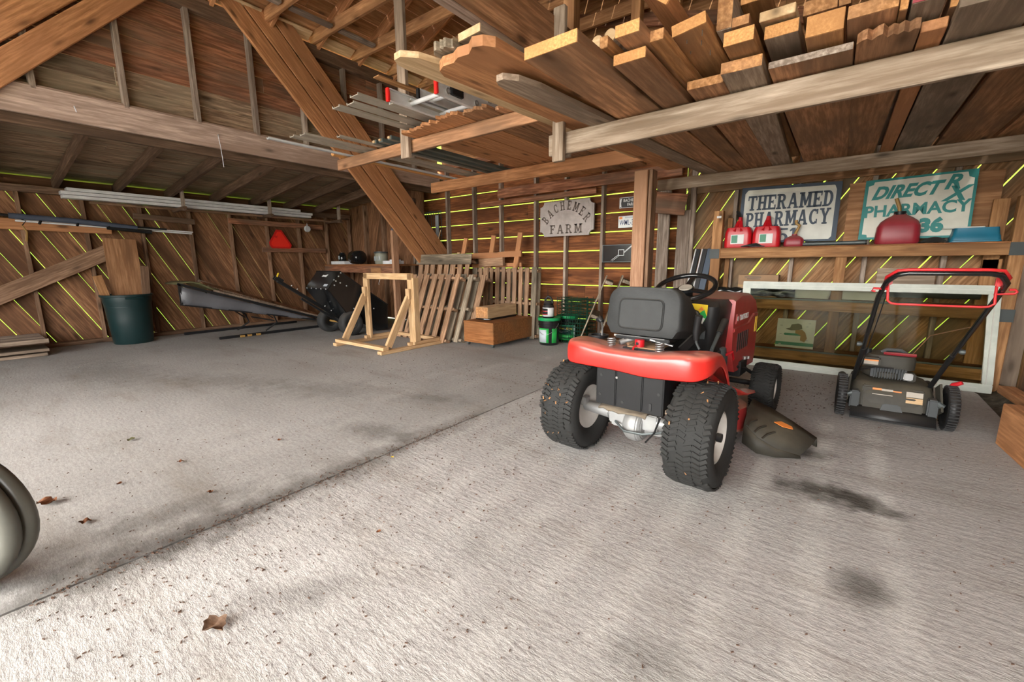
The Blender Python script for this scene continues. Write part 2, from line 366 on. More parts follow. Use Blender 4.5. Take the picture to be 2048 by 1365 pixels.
def rounded(w, h, r, n=5):
    p = []
    for cx, cy, a in ((w/2-r, h/2-r, 0), (-w/2+r, h/2-r, 90), (-w/2+r, -h/2+r, 180), (w/2-r, -h/2+r, 270)): p += arc(cx, cy, r, a, a+90, n)
    return p
# lettering: sans words from the built-in font, slab capitals from strokes
def words(name, s, size, mat, parent, T, bold=0.0, shear=0.0, ex=.0012, sx=1.0, align='CENTER'):
    cu = bpy.data.curves.new('t', 'FONT'); cu.body = s; cu.size = size; cu.offset = bold; cu.shear = shear; cu.extrude = ex
    cu.align_x = align; cu.align_y = 'CENTER'; cu.resolution_u = 3
    to = bpy.data.objects.new('t', cu); COL.objects.link(to)
    me = bpy.data.meshes.new_from_object(to.evaluated_get(bpy.context.evaluated_depsgraph_get()))
    bpy.data.objects.remove(to); bpy.data.curves.remove(cu)
    me.transform(Matrix.Scale(sx, 4, (1, 0, 0))); me.transform(T); me.materials.clear(); me.materials.append(M[mat])
    return link(bpy.data.objects.new(name, me), parent)
def slab_polys(ch, b=.2):
    q = lambda x0, y0, x1, y1: [(x0, y0), (x1, y0), (x1, y1), (x0, y1)]
    t = b*.62; sv = b*.45
    def stem(x, top=1, bot=1, y0=0, y1=1):
        o = [q(x, y0, x+b, y1)]
        if bot: o.append(q(x-sv, y0, x+b+sv, y0+t*.8))
        if top: o.append(q(x-sv, y1-t*.8, x+b+sv, y1))
        return o
    def bowl(cx, cy, ry, rx, a0=-90, a1=90, n=10):
        o = arc(cx, cy, ry, a0, a1, n, rx); i = arc(cx, cy, ry-t, a0, a1, n, rx-b); r = []
        for k in range(n): r.append([i[k], o[k], o[k+1], i[k+1]])
        return r
    if ch == 'T': return stem(.30, 0) + [q(0, 1-t, .8, 1), q(0, .68, .10, 1), q(.70, .68, .80, 1)], .8
    if ch == 'H': return stem(.08) + stem(.54) + [q(.2, .44, .6, .44+t)], .82
    if ch == 'E': return stem(.08) + [q(.1, 1-t, .70, 1), q(.1, 0, .72, t), q(.60, .70, .70, 1), q(.62, 0, .72, .32), q(.2, .45, .52, .45+t), q(.44, .38, .52, .64)], .74
    if ch == 'F': return stem(.08) + [q(.1, 1-t, .70, 1), q(.60, .68, .70, 1), q(.2, .45, .52, .45+t), q(.44, .38, .52, .64)], .72
    if ch == 'R': return stem(.08) + bowl(.40, .72, .28, .32) + [q(.2, 1-t, .42, 1), q(.2, .44, .42, .44+t), [(.36, .48), (.54, .48), (.80, 0), (.56, 0)], q(.62, 0, .86, t*.8)], .86
    if ch == 'P': return stem(.08) + bowl(.40, .70, .30, .32) + [q(.2, 1-t, .42, 1), q(.2, .40, .42, .40+t)], .74
    if ch == 'B': return stem(.08) + bowl(.40, .745, .255, .28) + bowl(.42, .26, .26, .32) + [q(.2, 1-t, .42, 1), q(.2, .45, .42, .45+t), q(.2, 0, .44, t)], .78
    if ch == 'D': return stem(.08) + bowl(.36, .5, .5, .40) + [q(.2, 1-t, .38, 1), q(.2, 0, .38, t)], .80
    if ch == 'A': return [[(.32, 1), (.50, 1), (.20, 0), (.06, 0)], [(.34, 1), (.54, 1), (.82, 0), (.60, 0)], q(.2, .26, .64, .26+t), q(0, 0, .28, t*.8), q(.52, 0, .88, t*.8)], .88
    if ch == 'M': return stem(.08) + stem(.72) + [[(.10, 1), (.34, 1), (.60, .25), (.46, .12)], [(.70, 1), (.90, 1), (.54, .12), (.46, .25)]], 1.0
    if ch == 'C': return bowl(.42, .5, .5, .40, 50, 310, 16) + [q(.60, .66, .72, .98), q(.60, .04, .70, .34)], .78
    if ch == 'Y': return stem(.34, 0, 1, 0, .5) + [[(.06, 1), (.30, 1), (.52, .45), (.34, .45)], [(.62, 1), (.80, 1), (.54, .45), (.36, .45)], q(0, 1-t*.8, .36, 1), q(.54, 1-t*.8, .88, 1)], .86
    if ch == '0': return bowl(.36, .5, .5, .36, 0, 360, 22), .74
    if ch == '5': return bowl(.32, .32, .32, .36, -150, 120, 16) + [q(.08, .52, .08+t, 1), q(.08, 1-t, .64, 1), q(.08, .50, .3, .50+t)], .72
    if ch == '1': return stem(.16, 0) + [[(.16, 1), (.16, .80), (0, .74), (0, .86)]], .44
    return [], .4
def slab_word(mb, s, h, w, x, y, T, b=.2, gap=.06, ang=None):
    """one line of slab capitals, total width w, starting at x, base y"""
    tot = sum(slab_polys(c, b)[1] for c in s) + gap*(len(s)-1); k = w/tot; cx = x
    for c in s:
        P, a = slab_polys(c, b)
        for p in P: mb.add([(cx + px*k, y + py*h, 0) for px, py in p], [tuple(range(len(p)))], T)
        cx += (a+gap)*k

# ------------------------------------------------------------------ setting
def clip(poly, a, b, c):
    o = []
    for i in range(len(poly)):
        p, q = poly[i], poly[(i+1) % len(poly)]; dp, dq = a*p[0]+b*p[1]-c, a*q[0]+b*q[1]-c
        if dp <= 0: o.append(p)
        if dp*dq < 0: t = dp/(dp-dq); o.append((p[0]+t*(q[0]-p[0]), p[1]+t*(q[1]-p[1])))
    return o
def plank_wall(parent, W, region, ang, width, gap, t, mat, off=0.0, name='plank', jit=.004):
    """boards laid at ang degrees over a convex region (u, v); W maps (u, v, depth) to the world"""
    ca, sa = math.cos(R(ang)), math.sin(R(ang)); ds = [-sa*u + ca*v for u, v in region]
    k = math.floor((min(ds)-off)/(width+gap)); n = 0
    while off + k*(width+gap) < max(ds):
        d0 = off + k*(width+gap); d1 = d0 + width + ru(-.5, .5)*gap; k += 1
        p = clip(clip(list(region), -sa, ca, d1), sa, -ca, -d0)
        if len(p) < 3: continue
        q = [(ca*u+sa*v, -sa*u+ca*v) for u, v in p]
        cx, cy = sum(a for a, b in q)/len(q), sum(b for a, b in q)/len(q)
        if max(b for a, b in q)-min(b for a, b in q) < .01: continue
        mb = MB(); mb.prism([(a-cx, b-cy) for a, b in q], -t/2, t/2)
        o = mb.build(name, mat, parent)
        L = Matrix.Rotation(R(ang), 4, 'Z') @ Matrix.Translation((cx, cy, t/2 + ru(-jit, jit)))
        o.matrix_basis = W @ L
XL, YB, XR, XT = -8.6, 5.6, 1.32, -5.85
W_back = Matrix(((1, 0, 0, 0), (0, 0, 1, YB), (0, 1, 0, 0), (0, 0, 0, 1)))
W_left = Matrix(((0, 0, -1, XL), (1, 0, 0, 0), (0, 1, 0, 0), (0, 0, 0, 1)))
W_right = Matrix(((0, 0, 1, XR), (1, 0, 0, 0), (0, 1, 0, 0), (0, 0, 0, 1)))
W_front = Matrix(((1, 0, 0, 0), (0, 0, -1, -4.4), (0, 1, 0, 0), (0, 0, 0, 1)))

# ground outside and floor
def zg(x, y):
    d = max(0.0, y-9.0, -12.5-x)
    return -.12 + min(15, .62*d) + (.12*math.sin(x*1.7)+.1*math.sin(y*2.3+x) if d > 0 else 0)
rows = [[(x, y, zg(x, y)) for x in [-45+1.25*i for i in range(73)]] for y in [-40+1.25*j for j in range(56)]]
tag(MB().grid(rows).build('meadow', 'grass', smooth=60), kind='structure')
yd = MB().box((-3, -18, -.11), (40, 26.2, .06)).build('bounce_yard', 'soil'); tag(yd, kind='structure'); yd.data.materials[0] = plain('bounce_grey', (.34, .33, .31), .9, nscale=20)  # unseen grey ground added for neutral bounce light into the barn
fl = struct('floor')
mb = MB(); mb.prism([(-2.015, -5), (1.0, -5), (1.0, 3.6), (1.02, 5.1), (.92, 5.70), (-2.015, 5.70)], -.12, 0); mb.build('slab', 'slabR', fl)
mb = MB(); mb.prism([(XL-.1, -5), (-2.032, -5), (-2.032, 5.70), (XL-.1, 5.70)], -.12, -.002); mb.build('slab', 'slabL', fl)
rows = [[(x, y, .012*math.sin(9*x+3*y) - .035 + .05*(x > 1.12) + ru(-.012, .012)) for x in [.86+.05*i for i in range(12)]] for y in [2.6+.1*j for j in range(32)]]
mb = MB(); mb.grid(rows); mb.build('soil_strip', 'soil', fl, smooth=60)
mb = MB(); mb.box((-2.022, .35, -.03), (.03, 10.6, .03)); mb.build('joint_filler', 'soil', fl)

# back wall: level boards, then slanting boards behind the shelf
wb = struct('wall_back')
for k in range(-1, 20):
    z0 = .300 + .2475*(k-1); z1 = z0 + .2335 + ru(-.003, .003)
    if z0 > 2.75: z1 = z0 + .2465
    if z0 < .0: z0 = .02
    zt = 4.75
    xa, xb = -6.7, -1.60
    if z0 > 2.75: xa, xb = (-5.85, min(1.3, -3.6 + (4.75-z0)/.304))
    if z0 > 3.9: xa = -4.1-(4.75-z0)/.38 if z0 > 3.95 else -5.85
    if z0 > 4.7: continue
    x = xa
    while x < xb-.05:
        x2 = min(xb, x + ru(2.2, 4.4))
        if xb - x2 < .6: x2 = xb
        if k == 0 or z1 > z0+.03:
            board('plank', (x, YB+.011, (z0+z1)/2), (x2-.003, YB+.011, (z0+z1)/2), z1-z0, .022, 'barn' if z0 < 2.75 else 'tie', wb, up=(0, 1, 0), bev=0)
        x = x2
plank_wall(wb, W_back, [(-1.595, .02), (1.30, .02), (1.30, 2.77), (-1.595, 2.77)], 57.5, .2205, .012, .022, 'barnR', off=1.005)
plank_wall(wb, W_back @ Matrix.Translation((0, 0, -.16)), [(XL, .02), (-6.2, .02), (-6.2, 2.6), (XL, 2.3)], 72, .225, .004, .022, 'barnL')
for x in (-7.95, -7.35, -6.42, -5.68, -5.04, -4.46, -3.78, -3.25, -2.67, -1.03, -.44, .17, .73):
    yb = 5.44 if x < -6.4 else 5.6
    board('stud', (x, yb-.045, .05), (x, yb-.045, 2.75 if x > -6.4 else 2.3), .04 if x > -6.5 else .06, .088, 'grey' if x < -1.2 and x > -7 else ('stud' if x < -6 else 'grey'), wb, up=(0, 1, 0))
board('sill', (-6.35, 5.555, .03), (1.25, 5.555, .03), .088, .05, 'stud', wb)
board('girt', (-4.85, 5.49, 2.06), (-2.75, 5.49, 2.075), .022, .075, 'clad', wb)
board('girt', (-1.55, 5.49, 1.98), (1.25, 5.49, 2.0), .022, .16, 'barnR', wb)
board('top_plate', (-5.85, 5.53, 2.76), (1.3, 5.53, 2.76), .1, .09, 'clad', wb)
board('upright', (-1.80, 5.44, .02), (-1.80, 5.44, 2.0), .145, .04, 'grey', wb, up=(0, 1, 0))
board('upright', (-1.565, 5.45, .02), (-1.565, 5.45, 1.72), .15, .04, 'grey', wb, up=(0, 1, 0))
board('upright', (-1.475, 5.47, .02), (-1.475, 5.47, 2.6), .06, .05, 'grey', wb, up=(0, 1, 0))
board('upright', (1.01, 5.46, 1.0), (1.01, 5.46, 1.62), .10, .03, 'shelfw', wb, up=(0, 1, 0))
board('upright', (1.245, 5.5, .0), (1.245, 5.5, 2.6), .13, .03, 'lumg', wb, up=(0, 1, 0))
board('upright', (1.02, 5.46, .1), (1.02, 5.46, 1.12), .12, .03, 'shelfw', wb, up=(0, 1, 0))
board('block', (-1.84, 5.22, 1.81), (-1.53, 5.36, 1.77), .05, .24, 'clad', wb)
board('patch_board', (.28, 5.565, .96), (.70, 5.565, .96), .16, .02, 'lumg', wb, up=(0, 1, 0))
board('patch_board', (-.02, 5.52, 1.56), (.14, 5.52, 1.56), .6, .015, 'plyr', wb, up=(0, 1, 0), bev=0)
board('patch_board', (.80, 5.52, 1.555), (1.01, 5.52, 1.555), .62, .015, 'plyr', wb, up=(0, 1, 0), bev=0)
board('patch_board', (-6.3, 5.40, .7), (-5.95, 5.40, .7), 1.5, .02, 'plyr', wb, up=(0, 1, 0), bev=0)

# left wall of the lean-to
wl = struct('wall_left')
plank_wall(wl, W_left, [(-4.4, .02), (5.44, .02), (5.44, 2.16), (-4.4, 2.16)], -63.5, .236, .006, .022, 'barnL', off=.47)
for y in (-.55, .05, .66, 1.26, 1.88, 2.50, 3.09, 3.69, 4.28, 4.86, 5.38):
    board('stud', (XL+.045, y, .03), (XL+.045, y, 2.08), .04, .085, 'stud', wl, up=(1, 0, 0))
board('top_plate', (XL+.05, -4.4, 2.10), (XL+.05, 5.4, 2.10), .09, .09, 'raft', wl)
board('eave_block', (XL-.02, -4.4, 2.20), (XL-.02, 5.62, 2.20), .04, .135, 'barnL', wl)
board('sill', (XL+.045, -4.4, .03), (XL+.045, 5.4, .03), .09, .06, 'stud', wl)
board('girt', (XL+.10, -.6, 1.655), (XL+.10, 1.52, 1.63), .022, .14, 'brace', wl)
board('girt', (XL+.10, 3.55, 1.385), (XL+.10, 4.78, 1.39), .03, .085, 'clad', wl)
board('girt', (XL+.10, 3.05, 1.865), (XL+.10, 4.75, 1.85), .03, .09, 'clad', wl)
board('girt', (XL+.13, 1.78, 1.84), (XL+.13, 2.55, 1.80), .02, .085, 'raft', wl)
board('diagonal_brace', (XL+.115, -.5, .30), (XL+.115, 1.55, 1.36), .03, .20, 'stud', wl)

# right wall and front wall (behind the camera), openings placed and sized to even the light
wr = struct('wall_right')
plank_wall(wr, W_right, [(-1.2, -.1), (5.6, -.1), (5.6, 3.05), (-1.2, 3.05)], 90, .24, .006, .022, 'clad')
wf = struct('wall_front')
plank_wall(wf, W_front, [(-8.7, -.1), (-5.8, -.1), (-5.8, 2.4), (-8.7, 2.2)], 90, .24, .004, .022, 'clad')
plank_wall(wf, W_front, [(-5.9, 3.6), (-.3, 3.6), (-3.9, 4.7), (-5.9, 3.95)], 0, .24, .004, .022, 'clad')

# the roof
ce = struct('ceiling')
def slope(p0, p1, y0, y1, w, mat, name='roof_board', t=.02, gap=.004):
    d = Vector(p1)-Vector(p0); L = d.length; d.normalize(); n = int(L/(w+gap)); up = Vector((-d.z, 0, d.x))
    for i in range(n+1):
        c = Vector(p0) + d*((i+.5)*(w+gap)); a = y0
        while a < y1-.1:
            b = min(y1, a + ru(2.5, 5)); b = y1 if y1-b < .7 else b
            board(name, (c.x, a, c.z), (c.x, b-.003, c.z), w, t, mat, ce, up=up, bev=0); a = b
slope((-6.1, 0, 3.96), (-3.9, 0, 4.79), -4.8, 5.9, .21, 'tie')
slope((-3.9, 0, 4.79), (1.7, 0, 3.09), -4.8, 5.9, .23, 'clad')
slope((-9.0, 0, 2.255), (-5.9, 0, 2.575), -4.8, 5.6, .175, 'lathe', gap=.003)
for i in range(17):
    y = 5.17 - .61*i
    board('rafter', (-5.95, y+.05, 3.93), (-3.9, y+.05, 4.70), .042, .15, 'brace', ce)
    board('tie_joist', (-5.9, y, 4.03), (-1.75, y, 3.98), .042, .14, 'tie', ce)
    board('rafter', (-3.9, y+.05, 4.70), (1.35, y+.05, 3.11), .042, .15, 'tie', ce)
    board('lean_to_rafter', (-5.95, y-.48, 2.475), (XL-.1, y-.48, 2.18), .05, .13, 'raft', ce)
board('rafter', (-3.9, 5.45, 4.45), (1.3, 5.45, 2.95), .04, .14, 'clad', ce)
for y in (2.43, 3.04, 3.65):
    board('bridging', (-5.3, y-.25, 3.99), (-5.3, y+.25, 3.99), .09, .03, 'grey', ce)
board('ridge_beam', (-3.9, -4.4, 4.62), (-3.9, 5.55, 4.62), .05, .24, 'clad', ce)
for x in (-1.785, -1.742, -1.70):
    board('centre_beam', (x, -4.4, 2.57+ru(-.006, .006)), (x, 5.5, 2.57), .039, .29, 'lumd' if x > -1.71 else 'beam', ce)
for y in (-4.2, -1.8, .6, 1.8, 3.0, 4.2, 5.3):
    board('beam_post', (-1.742, y, 2.72), (-1.742, y, 4.0), .09, .09, 'tie', ce)
# soffit boards of paler wood resting on the wall plate
for i in range(10):
    board('soffit_board', (-5.80, 5.12-.61*i, 4.03), (-5.80, 4.61-.61*i, 4.03), .16, .018, 'lump', ce, up=(-.45, 0, 1))

# the timber truss between barn and lean-to
tr = tag(struct('trim_1'), kind='structure')
board('tie_beam', (XT+.02, -4.4, 2.545), (XT+.02, 5.5, 2.545), .045, .245, 'beam', tr)
board('beam_cap', (XT-.02, -4.4, 2.67), (XT-.02, 5.5, 2.67), .10, .03, 'beam', tr)
board('ledger', (XT-.06, -4.4, 2.41), (XT-.06, 5.5, 2.41), .05, .14, 'raft', tr)
board('top_plate', (XT, -4.4, 3.87), (XT, 5.55, 3.87), .10, .15, 'raft', tr)
for y in (.68, 1.31, 1.92, 2.53, 3.14, 3.75, 4.36, 4.97):
    board('stud', (XT, y, 2.64), (XT, y, 3.80), .085, .045, 'grey', tr, up=(0, 1, 0))
for k in range(8):
    z = 2.62 + .165*k
    y = -4.4
    while y < 5.5:
        y2 = min(5.55, y + ru(2, 4)); board('cladding_board', (XT-.065, y, z), (XT-.065, y2-.004, z), .02, .160, 'lathe' if k < 3 else 'clad', tr, bev=0); y = y2
for j, (ya, za, yb, zb) in enumerate(((2.13, 4.30, 6.02, .04), (2.13, 4.30, -1.0, 1.17))):
    d = Vector((0, yb-ya, zb-za)).normalized(); nrm = Vector((0, -d.z, d.y)) if j == 0 else Vector((0, d.z, -d.y))
    if j == 0: e0, e1, sh = Vector((XT+.075, 2.02, 4.22)), Vector((XT+.075, 5.44, .58)), (.0, .215, .43)
    else: e0, e1, sh = Vector((XT+.075, 2.2, 4.34)), Vector((XT+.075, -.95, 1.10)), (.0, .22, .44)
    dd = (e1-e0).normalized(); nn = Vector((0, -dd.z, dd.y))
    if j == 0: nn = Vector((0, -dd.z, dd.y))
    else: nn = Vector((0, dd.z, -dd.y)) * 1
    for s_ in sh:
        o_ = nn*(s_+.10)
        board('brace_plank', e0+o_, e1+o_, .198, .042, 'brace', tr, up=(1, 0, 0), bev=.006)
board('brace_backer', Vector((XT+.02, 2.3, 4.2)), Vector((XT+.02, 5.5, .9)), .2, .04, 'brace', tr, up=(1, 0, 0))
board('post', (-6.0, 4.60, 0), (-6.0, 4.60, 1.66), .055, .11, 'post', tr, up=(0, 1, 0))
# main post of the barn
p2 = tag(struct('trim_2'), kind='structure')
board('post', (-1.715, 4.47, 0), (-1.715, 4.47, 2.03), .14, .14, 'post', p2, up=(0, 1, 0), bev=.006)
board('post_side', (-1.62, 4.49, 0), (-1.62, 4.49, 2.03), .035, .14, 'stud', p2, up=(0, 1, 0))

# ------------------------------------------------------------------ overhead racks and what lies on them
rk = thing('lumber_rack', 'overhead rack of dusty joists and hangers above the red mower', 'rack', (0, 0, 0))
board('joist', (-1.75, 2.74, 1.925), (1.25, 2.74, 1.955), .04, .14, 'beam2', rk, bev=.006)
board('joist', (-1.72, 4.92, 1.945), (1.27, 4.92, 1.955), .04, .115, 'beam2', rk, bev=.005)
board('hanger', (-1.645, 2.69, 1.80), (-1.645, 2.69, 2.76), .085, .042, 'beam2', rk, up=(0, 1, 0))
board('end_block', (-1.72, 2.775, 1.905), (-1.60, 2.775, 1.905), .03, .13, 'lumg', rk)
board('hanger', (1.2, 2.69, 1.85), (1.2, 2.69, 3.1), .085, .042, 'beam2', rk, up=(0, 1, 0))
rk2 = thing('lumber_rack', 'overhead rack of brown joists hung left of the square post', 'rack', (0, 0, 0))
board('joist', (-4.67, 2.87, 2.215), (-1.85, 2.87, 2.215), .04, .11, 'lumd', rk2, bev=.005)
board('joist', (-4.84, 4.42, 2.185), (-1.70, 4.40, 2.185), .04, .14, 'brace', rk2, bev=.005)
board('joist', (-4.4, 5.40, 2.185), (-1.60, 5.40, 2.185), .04, .14, 'clad', rk2, bev=.005)
board('hanger', (-3.42, 2.815, 2.10), (-3.42, 2.815, 4.0), .115, .04, 'lumg', rk2, up=(0, 1, 0))

LUM = []
def plank(label, x0, x1, y0, y1, z0, z1=None, t=.045, mat='lum', x0b=None, tilt=0.0, end=None, taper=None, group='loose lumber laid across the right hand rack'):
    """loose board lying along the barn; end = colour of the sawn near end"""
    if 'right hand' in group:
        lift = .006 + .010*max(0, (x0+x1)/2+1.75); z0 += lift; z1 = None if z1 is None else z1 + lift*.6
    xa = (x0+x1)/2; xb = xa + (0 if x0b is None else x0b); w = x1-x0; z1 = z0 if z1 is None else z1
    t0 = thing('lumber_plank', label, 'plank', (xa, y0, z0), group=group)
    L = y1-y0; dx = xb-xa; dz = z1-z0; T = Matrix.Rotation(R(tilt), 4, 'Y')
    p0 = Vector((0, .003, 0)); p1 = Vector((dx, L, dz)); upv = T @ Vector((0, 0, 1))
    off = upv*(t/2)
    if taper:      # waney or shaped near end: outline in (across, along)
        m3, LL = frame(p0, p1, upv); m = m3.to_4x4(); m.translation = off
        pts = taper(w, LL); mb = MB(); mb.prism([(b, -a) for a, b in pts], -t/2, t/2); o = mb.build('body', mat, t0); o.matrix_basis = m
    else:
        board('body', p0+off, p1+off, w, t, mat, t0, up=upv, bev=.003)
    if end:
        d = (p1-p0).normalized(); board('sawn_end', p0+off-d*.003, p0+off+d*.002, w*.985, t*.97, end, t0, up=upv, bev=0)
    LUM.append(t0); return t0
def rag(w, L):
    a = [(-w/2, L), (-w/2, .02)]; n = 12
    for i in range(1, n): a.append((-w/2 + w*i/n, ru(-.025, .03)))
    return a + [(w/2, .01), (w/2, L)]
def roundend(w, L):
    return [(-w/2, L), (-w/2, .10), (-w*.42, .04), (-w*.25, .0), (w*.05, .0), (w*.35, .07), (w/2, .22), (w/2, L)]
def waney(w, L):
    return [(-w*.5, L), (-w*.55, L*.6), (-w*.47, L*.3), (-w*.52, .09), (-w*.44, .035), (-w*.30, .01), (-w*.14, .022), (0, .0), (w*.16, .012), (w*.30, -.02), (w*.42, .0), (w*.5, .05), (w*.47, L*.2), (w*.44, L*.4), (w*.5, L)]
plank('broad rough plank with splintered orange end beside the hanger post', -1.25, -.975, 1.73, 5.3, 2.0, t=.052, mat='lumd', end='cut', x0b=.02)
plank('pale board with rounded near end, lowest and leftmost on the right rack', -1.50, -1.355, 1.79, 4.9, 1.985, 2.0, t=.03, mat='lumg', x0b=.26, taper=roundend)
plank('wide waney edged orange brown slab lying above the pale rounded board', -1.74, -1.34, 1.60, 4.6, 2.05, 2.03, t=.045, mat='brace', x0b=.22, taper=waney)
plank('short grey brown plank with pale end, set back above the waney slab', -1.56, -1.41, 1.62, 5.0, 2.13, t=.035, mat='lumg', end='lump', x0b=.25)
plank('split grey bark scrap lying on top of the waney slab', -1.70, -1.56, 1.58, 2.5, 2.105, t=.04, mat='palg', taper=rag)
plank('pale notched plank sticking out furthest left above the aluminium ladder', -1.93, -1.75, 1.50, 4.2, 2.10, t=.03, mat='lump', x0b=.22, taper=roundend)
plank('small pale capped board resting on the splintered plank by the hanger', -1.22, -1.04, 1.95, 4.6, 2.075, t=.022, mat='lumd', end='cut')
plank('red brown plank with orange end, right of the splintered plank', -.955, -.80, 2.04, 5.2, 2.0, t=.045, mat='lumd', end='cut')
plank('thin orange edged plank peeping out behind the splintered plank', -.99, -.95, 1.96, 4.8, 2.055, t=.05, mat='lum')
plank('rough board pair left half with chipped edge, low on the rack', -.765, -.585, 2.56, 5.2, 2.0, t=.042, mat='lumd', end='lum', x0b=-.05)
plank('rough board pair right half with clean pale end', -.58, -.40, 2.47, 5.2, 2.0, t=.052, mat='lumg', end='lum', x0b=-.09)
plank('wide dark stained plank with grey weathered end, low on the rack', -.385, -.06, 2.55, 5.25, 2.0, t=.03, mat='lumd', end='grey')
plank('slab with torn bark edge, low and just right of the dark stained plank', -.05, .15, 2.50, 5.25, 2.0, t=.04, mat='lumd', taper=rag, x0b=-.04)
plank('narrow orange board between torn bark slab and grey plank', .155, .235, 2.56, 5.2, 2.0, t=.04, mat='brace')
plank('long grey plank low on the rack nearest the right wall', .245, .47, 2.42, 5.25, 2.0, t=.04, mat='lumg', end='lumg')
plank('wide grey plank out at the right hand end of the rack', .50, .80, 2.45, 5.25, 2.0, t=.04, mat='lumd', end='lumg')
plank('dark plank at the far right end of the rack', .83, 1.12, 2.45, 5.25, 2.0, t=.04, mat='lumd', end='lumd')
plank('short thick block with bright orange end, second layer left', -.90, -.79, 1.93, 4.7, 2.06, t=.05, mat='lumd', end='cut')
plank('weathered notched board on the second layer beside the orange block', -.86, -.73, 2.06, 4.9, 2.06, t=.045, mat='lum', end='lum')
plank('nail studded thick timber tilted on its side, second layer', -.74, -.59, 2.20, 5.1, 2.125, t=.05, mat='lum', end='cut', tilt=-8)
nt_ = LUM[-1]
for nx, ny in ((-.03, .08), (.02, .14), (.045, .05), (-.045, .20), (.03, .27)):
    MB().cyl((nx, ny, .006), (nx+.004, ny-.012, -.022), .0022, 5).build('nail', 'chr', nt_)
plank('tall red cedar plank set on edge, highest at left of the pile', -.91, -.72, 2.10, 5.0, 2.27, t=.05, mat='brace', end='cut', tilt=38)
plank('grey stick standing on edge behind the nail studded timber', -.585, -.52, 2.35, 5.0, 2.15, t=.16, mat='lumg', end='lum')
plank('stub with dark rotten end in the second layer middle', -.55, -.45, 2.36, 4.9, 2.15, t=.04, mat='lumd', end='lum')
plank('stubby board with chewed orange end under the rotten stub', -.545, -.42, 2.33, 5.0, 2.065, t=.06, mat='lum', end='cut')
plank('big pale two by six with bright end leaning up, middle of the pile', -.40, -.265, 2.46, 5.0, 2.10, 2.1, t=.055, mat='lumg', end='cut')
plank('yellow striped plank lying on the pale two by six', -.42, -.28, 2.42, 4.9, 2.165, 2.35, t=.04, mat='lump')
plank('thick timber with sunny orange end, right of the striped plank', -.235, -.10, 2.44, 5.0, 2.05, t=.085, mat='lum', end='cut')
plank('top timber with stained red end above the sunny timber', -.27, -.14, 2.62, 5.0, 2.22, t=.06, mat='lumd', end='lum')
plank('dark board with a large round knot, upper right of the pile', -.09, .07, 2.40, 5.0, 2.06, 2.1, t=.05, mat='lumd', end='lum')
plank('slim board standing between knotty board and red tipped board', .075, .10, 2.45, 5.0, 2.06, t=.12, mat='lum', end='cut')
plank('brown board with red painted tip, upper right of the pile', .11, .21, 2.42, 5.0, 2.06, t=.10, mat='lumg', end='redd')
plank('pair board with orange end high at far right', .23, .42, 2.55, 5.0, 2.06, t=.08, mat='lumd', end='cut')
plank('topmost loose plank at far right out by the wall', .46, .74, 2.5, 5.0, 2.06, t=.06, mat='lum', end='cut')
plank('topmost narrow plank over the middle of the pile', -.52, -.40, 2.5, 5.0, 2.30, t=.05, mat='lum', end='cut')
plank('upper wide brown plank behind the pile near the centre', -.30, -.10, 2.9, 5.2, 2.34, t=.05, mat='clad', end='lum')
for i, (x, lb) in enumerate(((-1.03, 'left one of two round peeled poles near the hanger'), (-.965, 'right one of two round peeled poles near the hanger'))):
    t0 = thing('round_pole', lb, 'pole', (x, 2.02, 2.13+.01*i), group='round poles on the right hand rack')
    MB().cyl((0, 0, 0), (.0, 2.9, 0), .03, 12).build('stem', 'lumg', t0, smooth=40)
    MB().cyl((0, -.004, 0), (0, .002, 0), .0285, 12).build('sawn_end', 'lump', t0)
# left rack
G2 = 'planks laid across the left hand rack'
xs = [(-3.34, -3.06, 2.70, 'leftmost orange plank with cracked end on the left rack joist'), (-3.05, -2.80, 2.66, 'second orange plank with ragged end on the left rack joist'), (-2.79, -2.55, 2.62, 'third orange plank with ragged end under the ladder'), (-2.54, -2.28, 2.66, 'fourth plank with torn fibres at its end under the ladder'), (-2.27, -2.02, 2.74, 'rightmost orange plank on the left rack joist, next to the waney slab')]
for a, b, y, lb in xs:
    plank(lb, a, b, y, 5.35, 2.275, t=.025, mat='brace' if a < -2.6 else 'lumd', taper=rag, group=G2)
# trims and channels
G3 = 'vinyl trim strips on the left hand rack'
def strip(label, x, y0, y1, z, w, mat, rim='vinyl', dx=0.0):
    t0 = thing('trim_strip', label, 'trim', (x, y0, z), group=G3)
    mb = MB(); mb.bar((0, 0, 0), (dx, y1-y0, 0), w, .006); mb.build('face', mat, t0)
    for s in (-1, 1):
        mb = MB(); mb.bar((s*w/2, 0, .006), (s*w/2+dx, y1-y0, .006), .009, .016); mb.build('lip', rim, t0)
strip('narrow white channel, leftmost trim sticking out over the tie beam', -4.46, 2.02, 4.9, 2.285, .035, 'vinyw', 'vinyw')
strip('taupe trim strip second from the left over the tie beam', -4.22, 2.13, 4.9, 2.285, .07, 'vinyl', dx=.05)
strip('taupe trim strip third from the left over the tie beam', -4.10, 2.17, 4.9, 2.29, .08, 'vinyl', dx=.05)
strip('slim taupe trim strip beside the grey channels', -3.88, 2.40, 4.9, 2.285, .05, 'vinyl', dx=.05)
strip('lowest taupe strip in the bundle left of the ladder', -3.32, 2.05, 4.9, 2.33, .09, 'vinyl', dx=.1)
strip('middle taupe strip in the bundle left of the ladder', -3.20, 2.10, 4.9, 2.345, .09, 'vinyl', dx=.1)
strip('upper taupe strip in the bundle left of the ladder', -3.08, 2.06, 4.9, 2.365, .10, 'vinyl', dx=.1)
strip('white edged strip next to the ladder foot', -2.93, 2.30, 4.9, 2.345, .08, 'vinyl', 'vinyw', dx=.1)
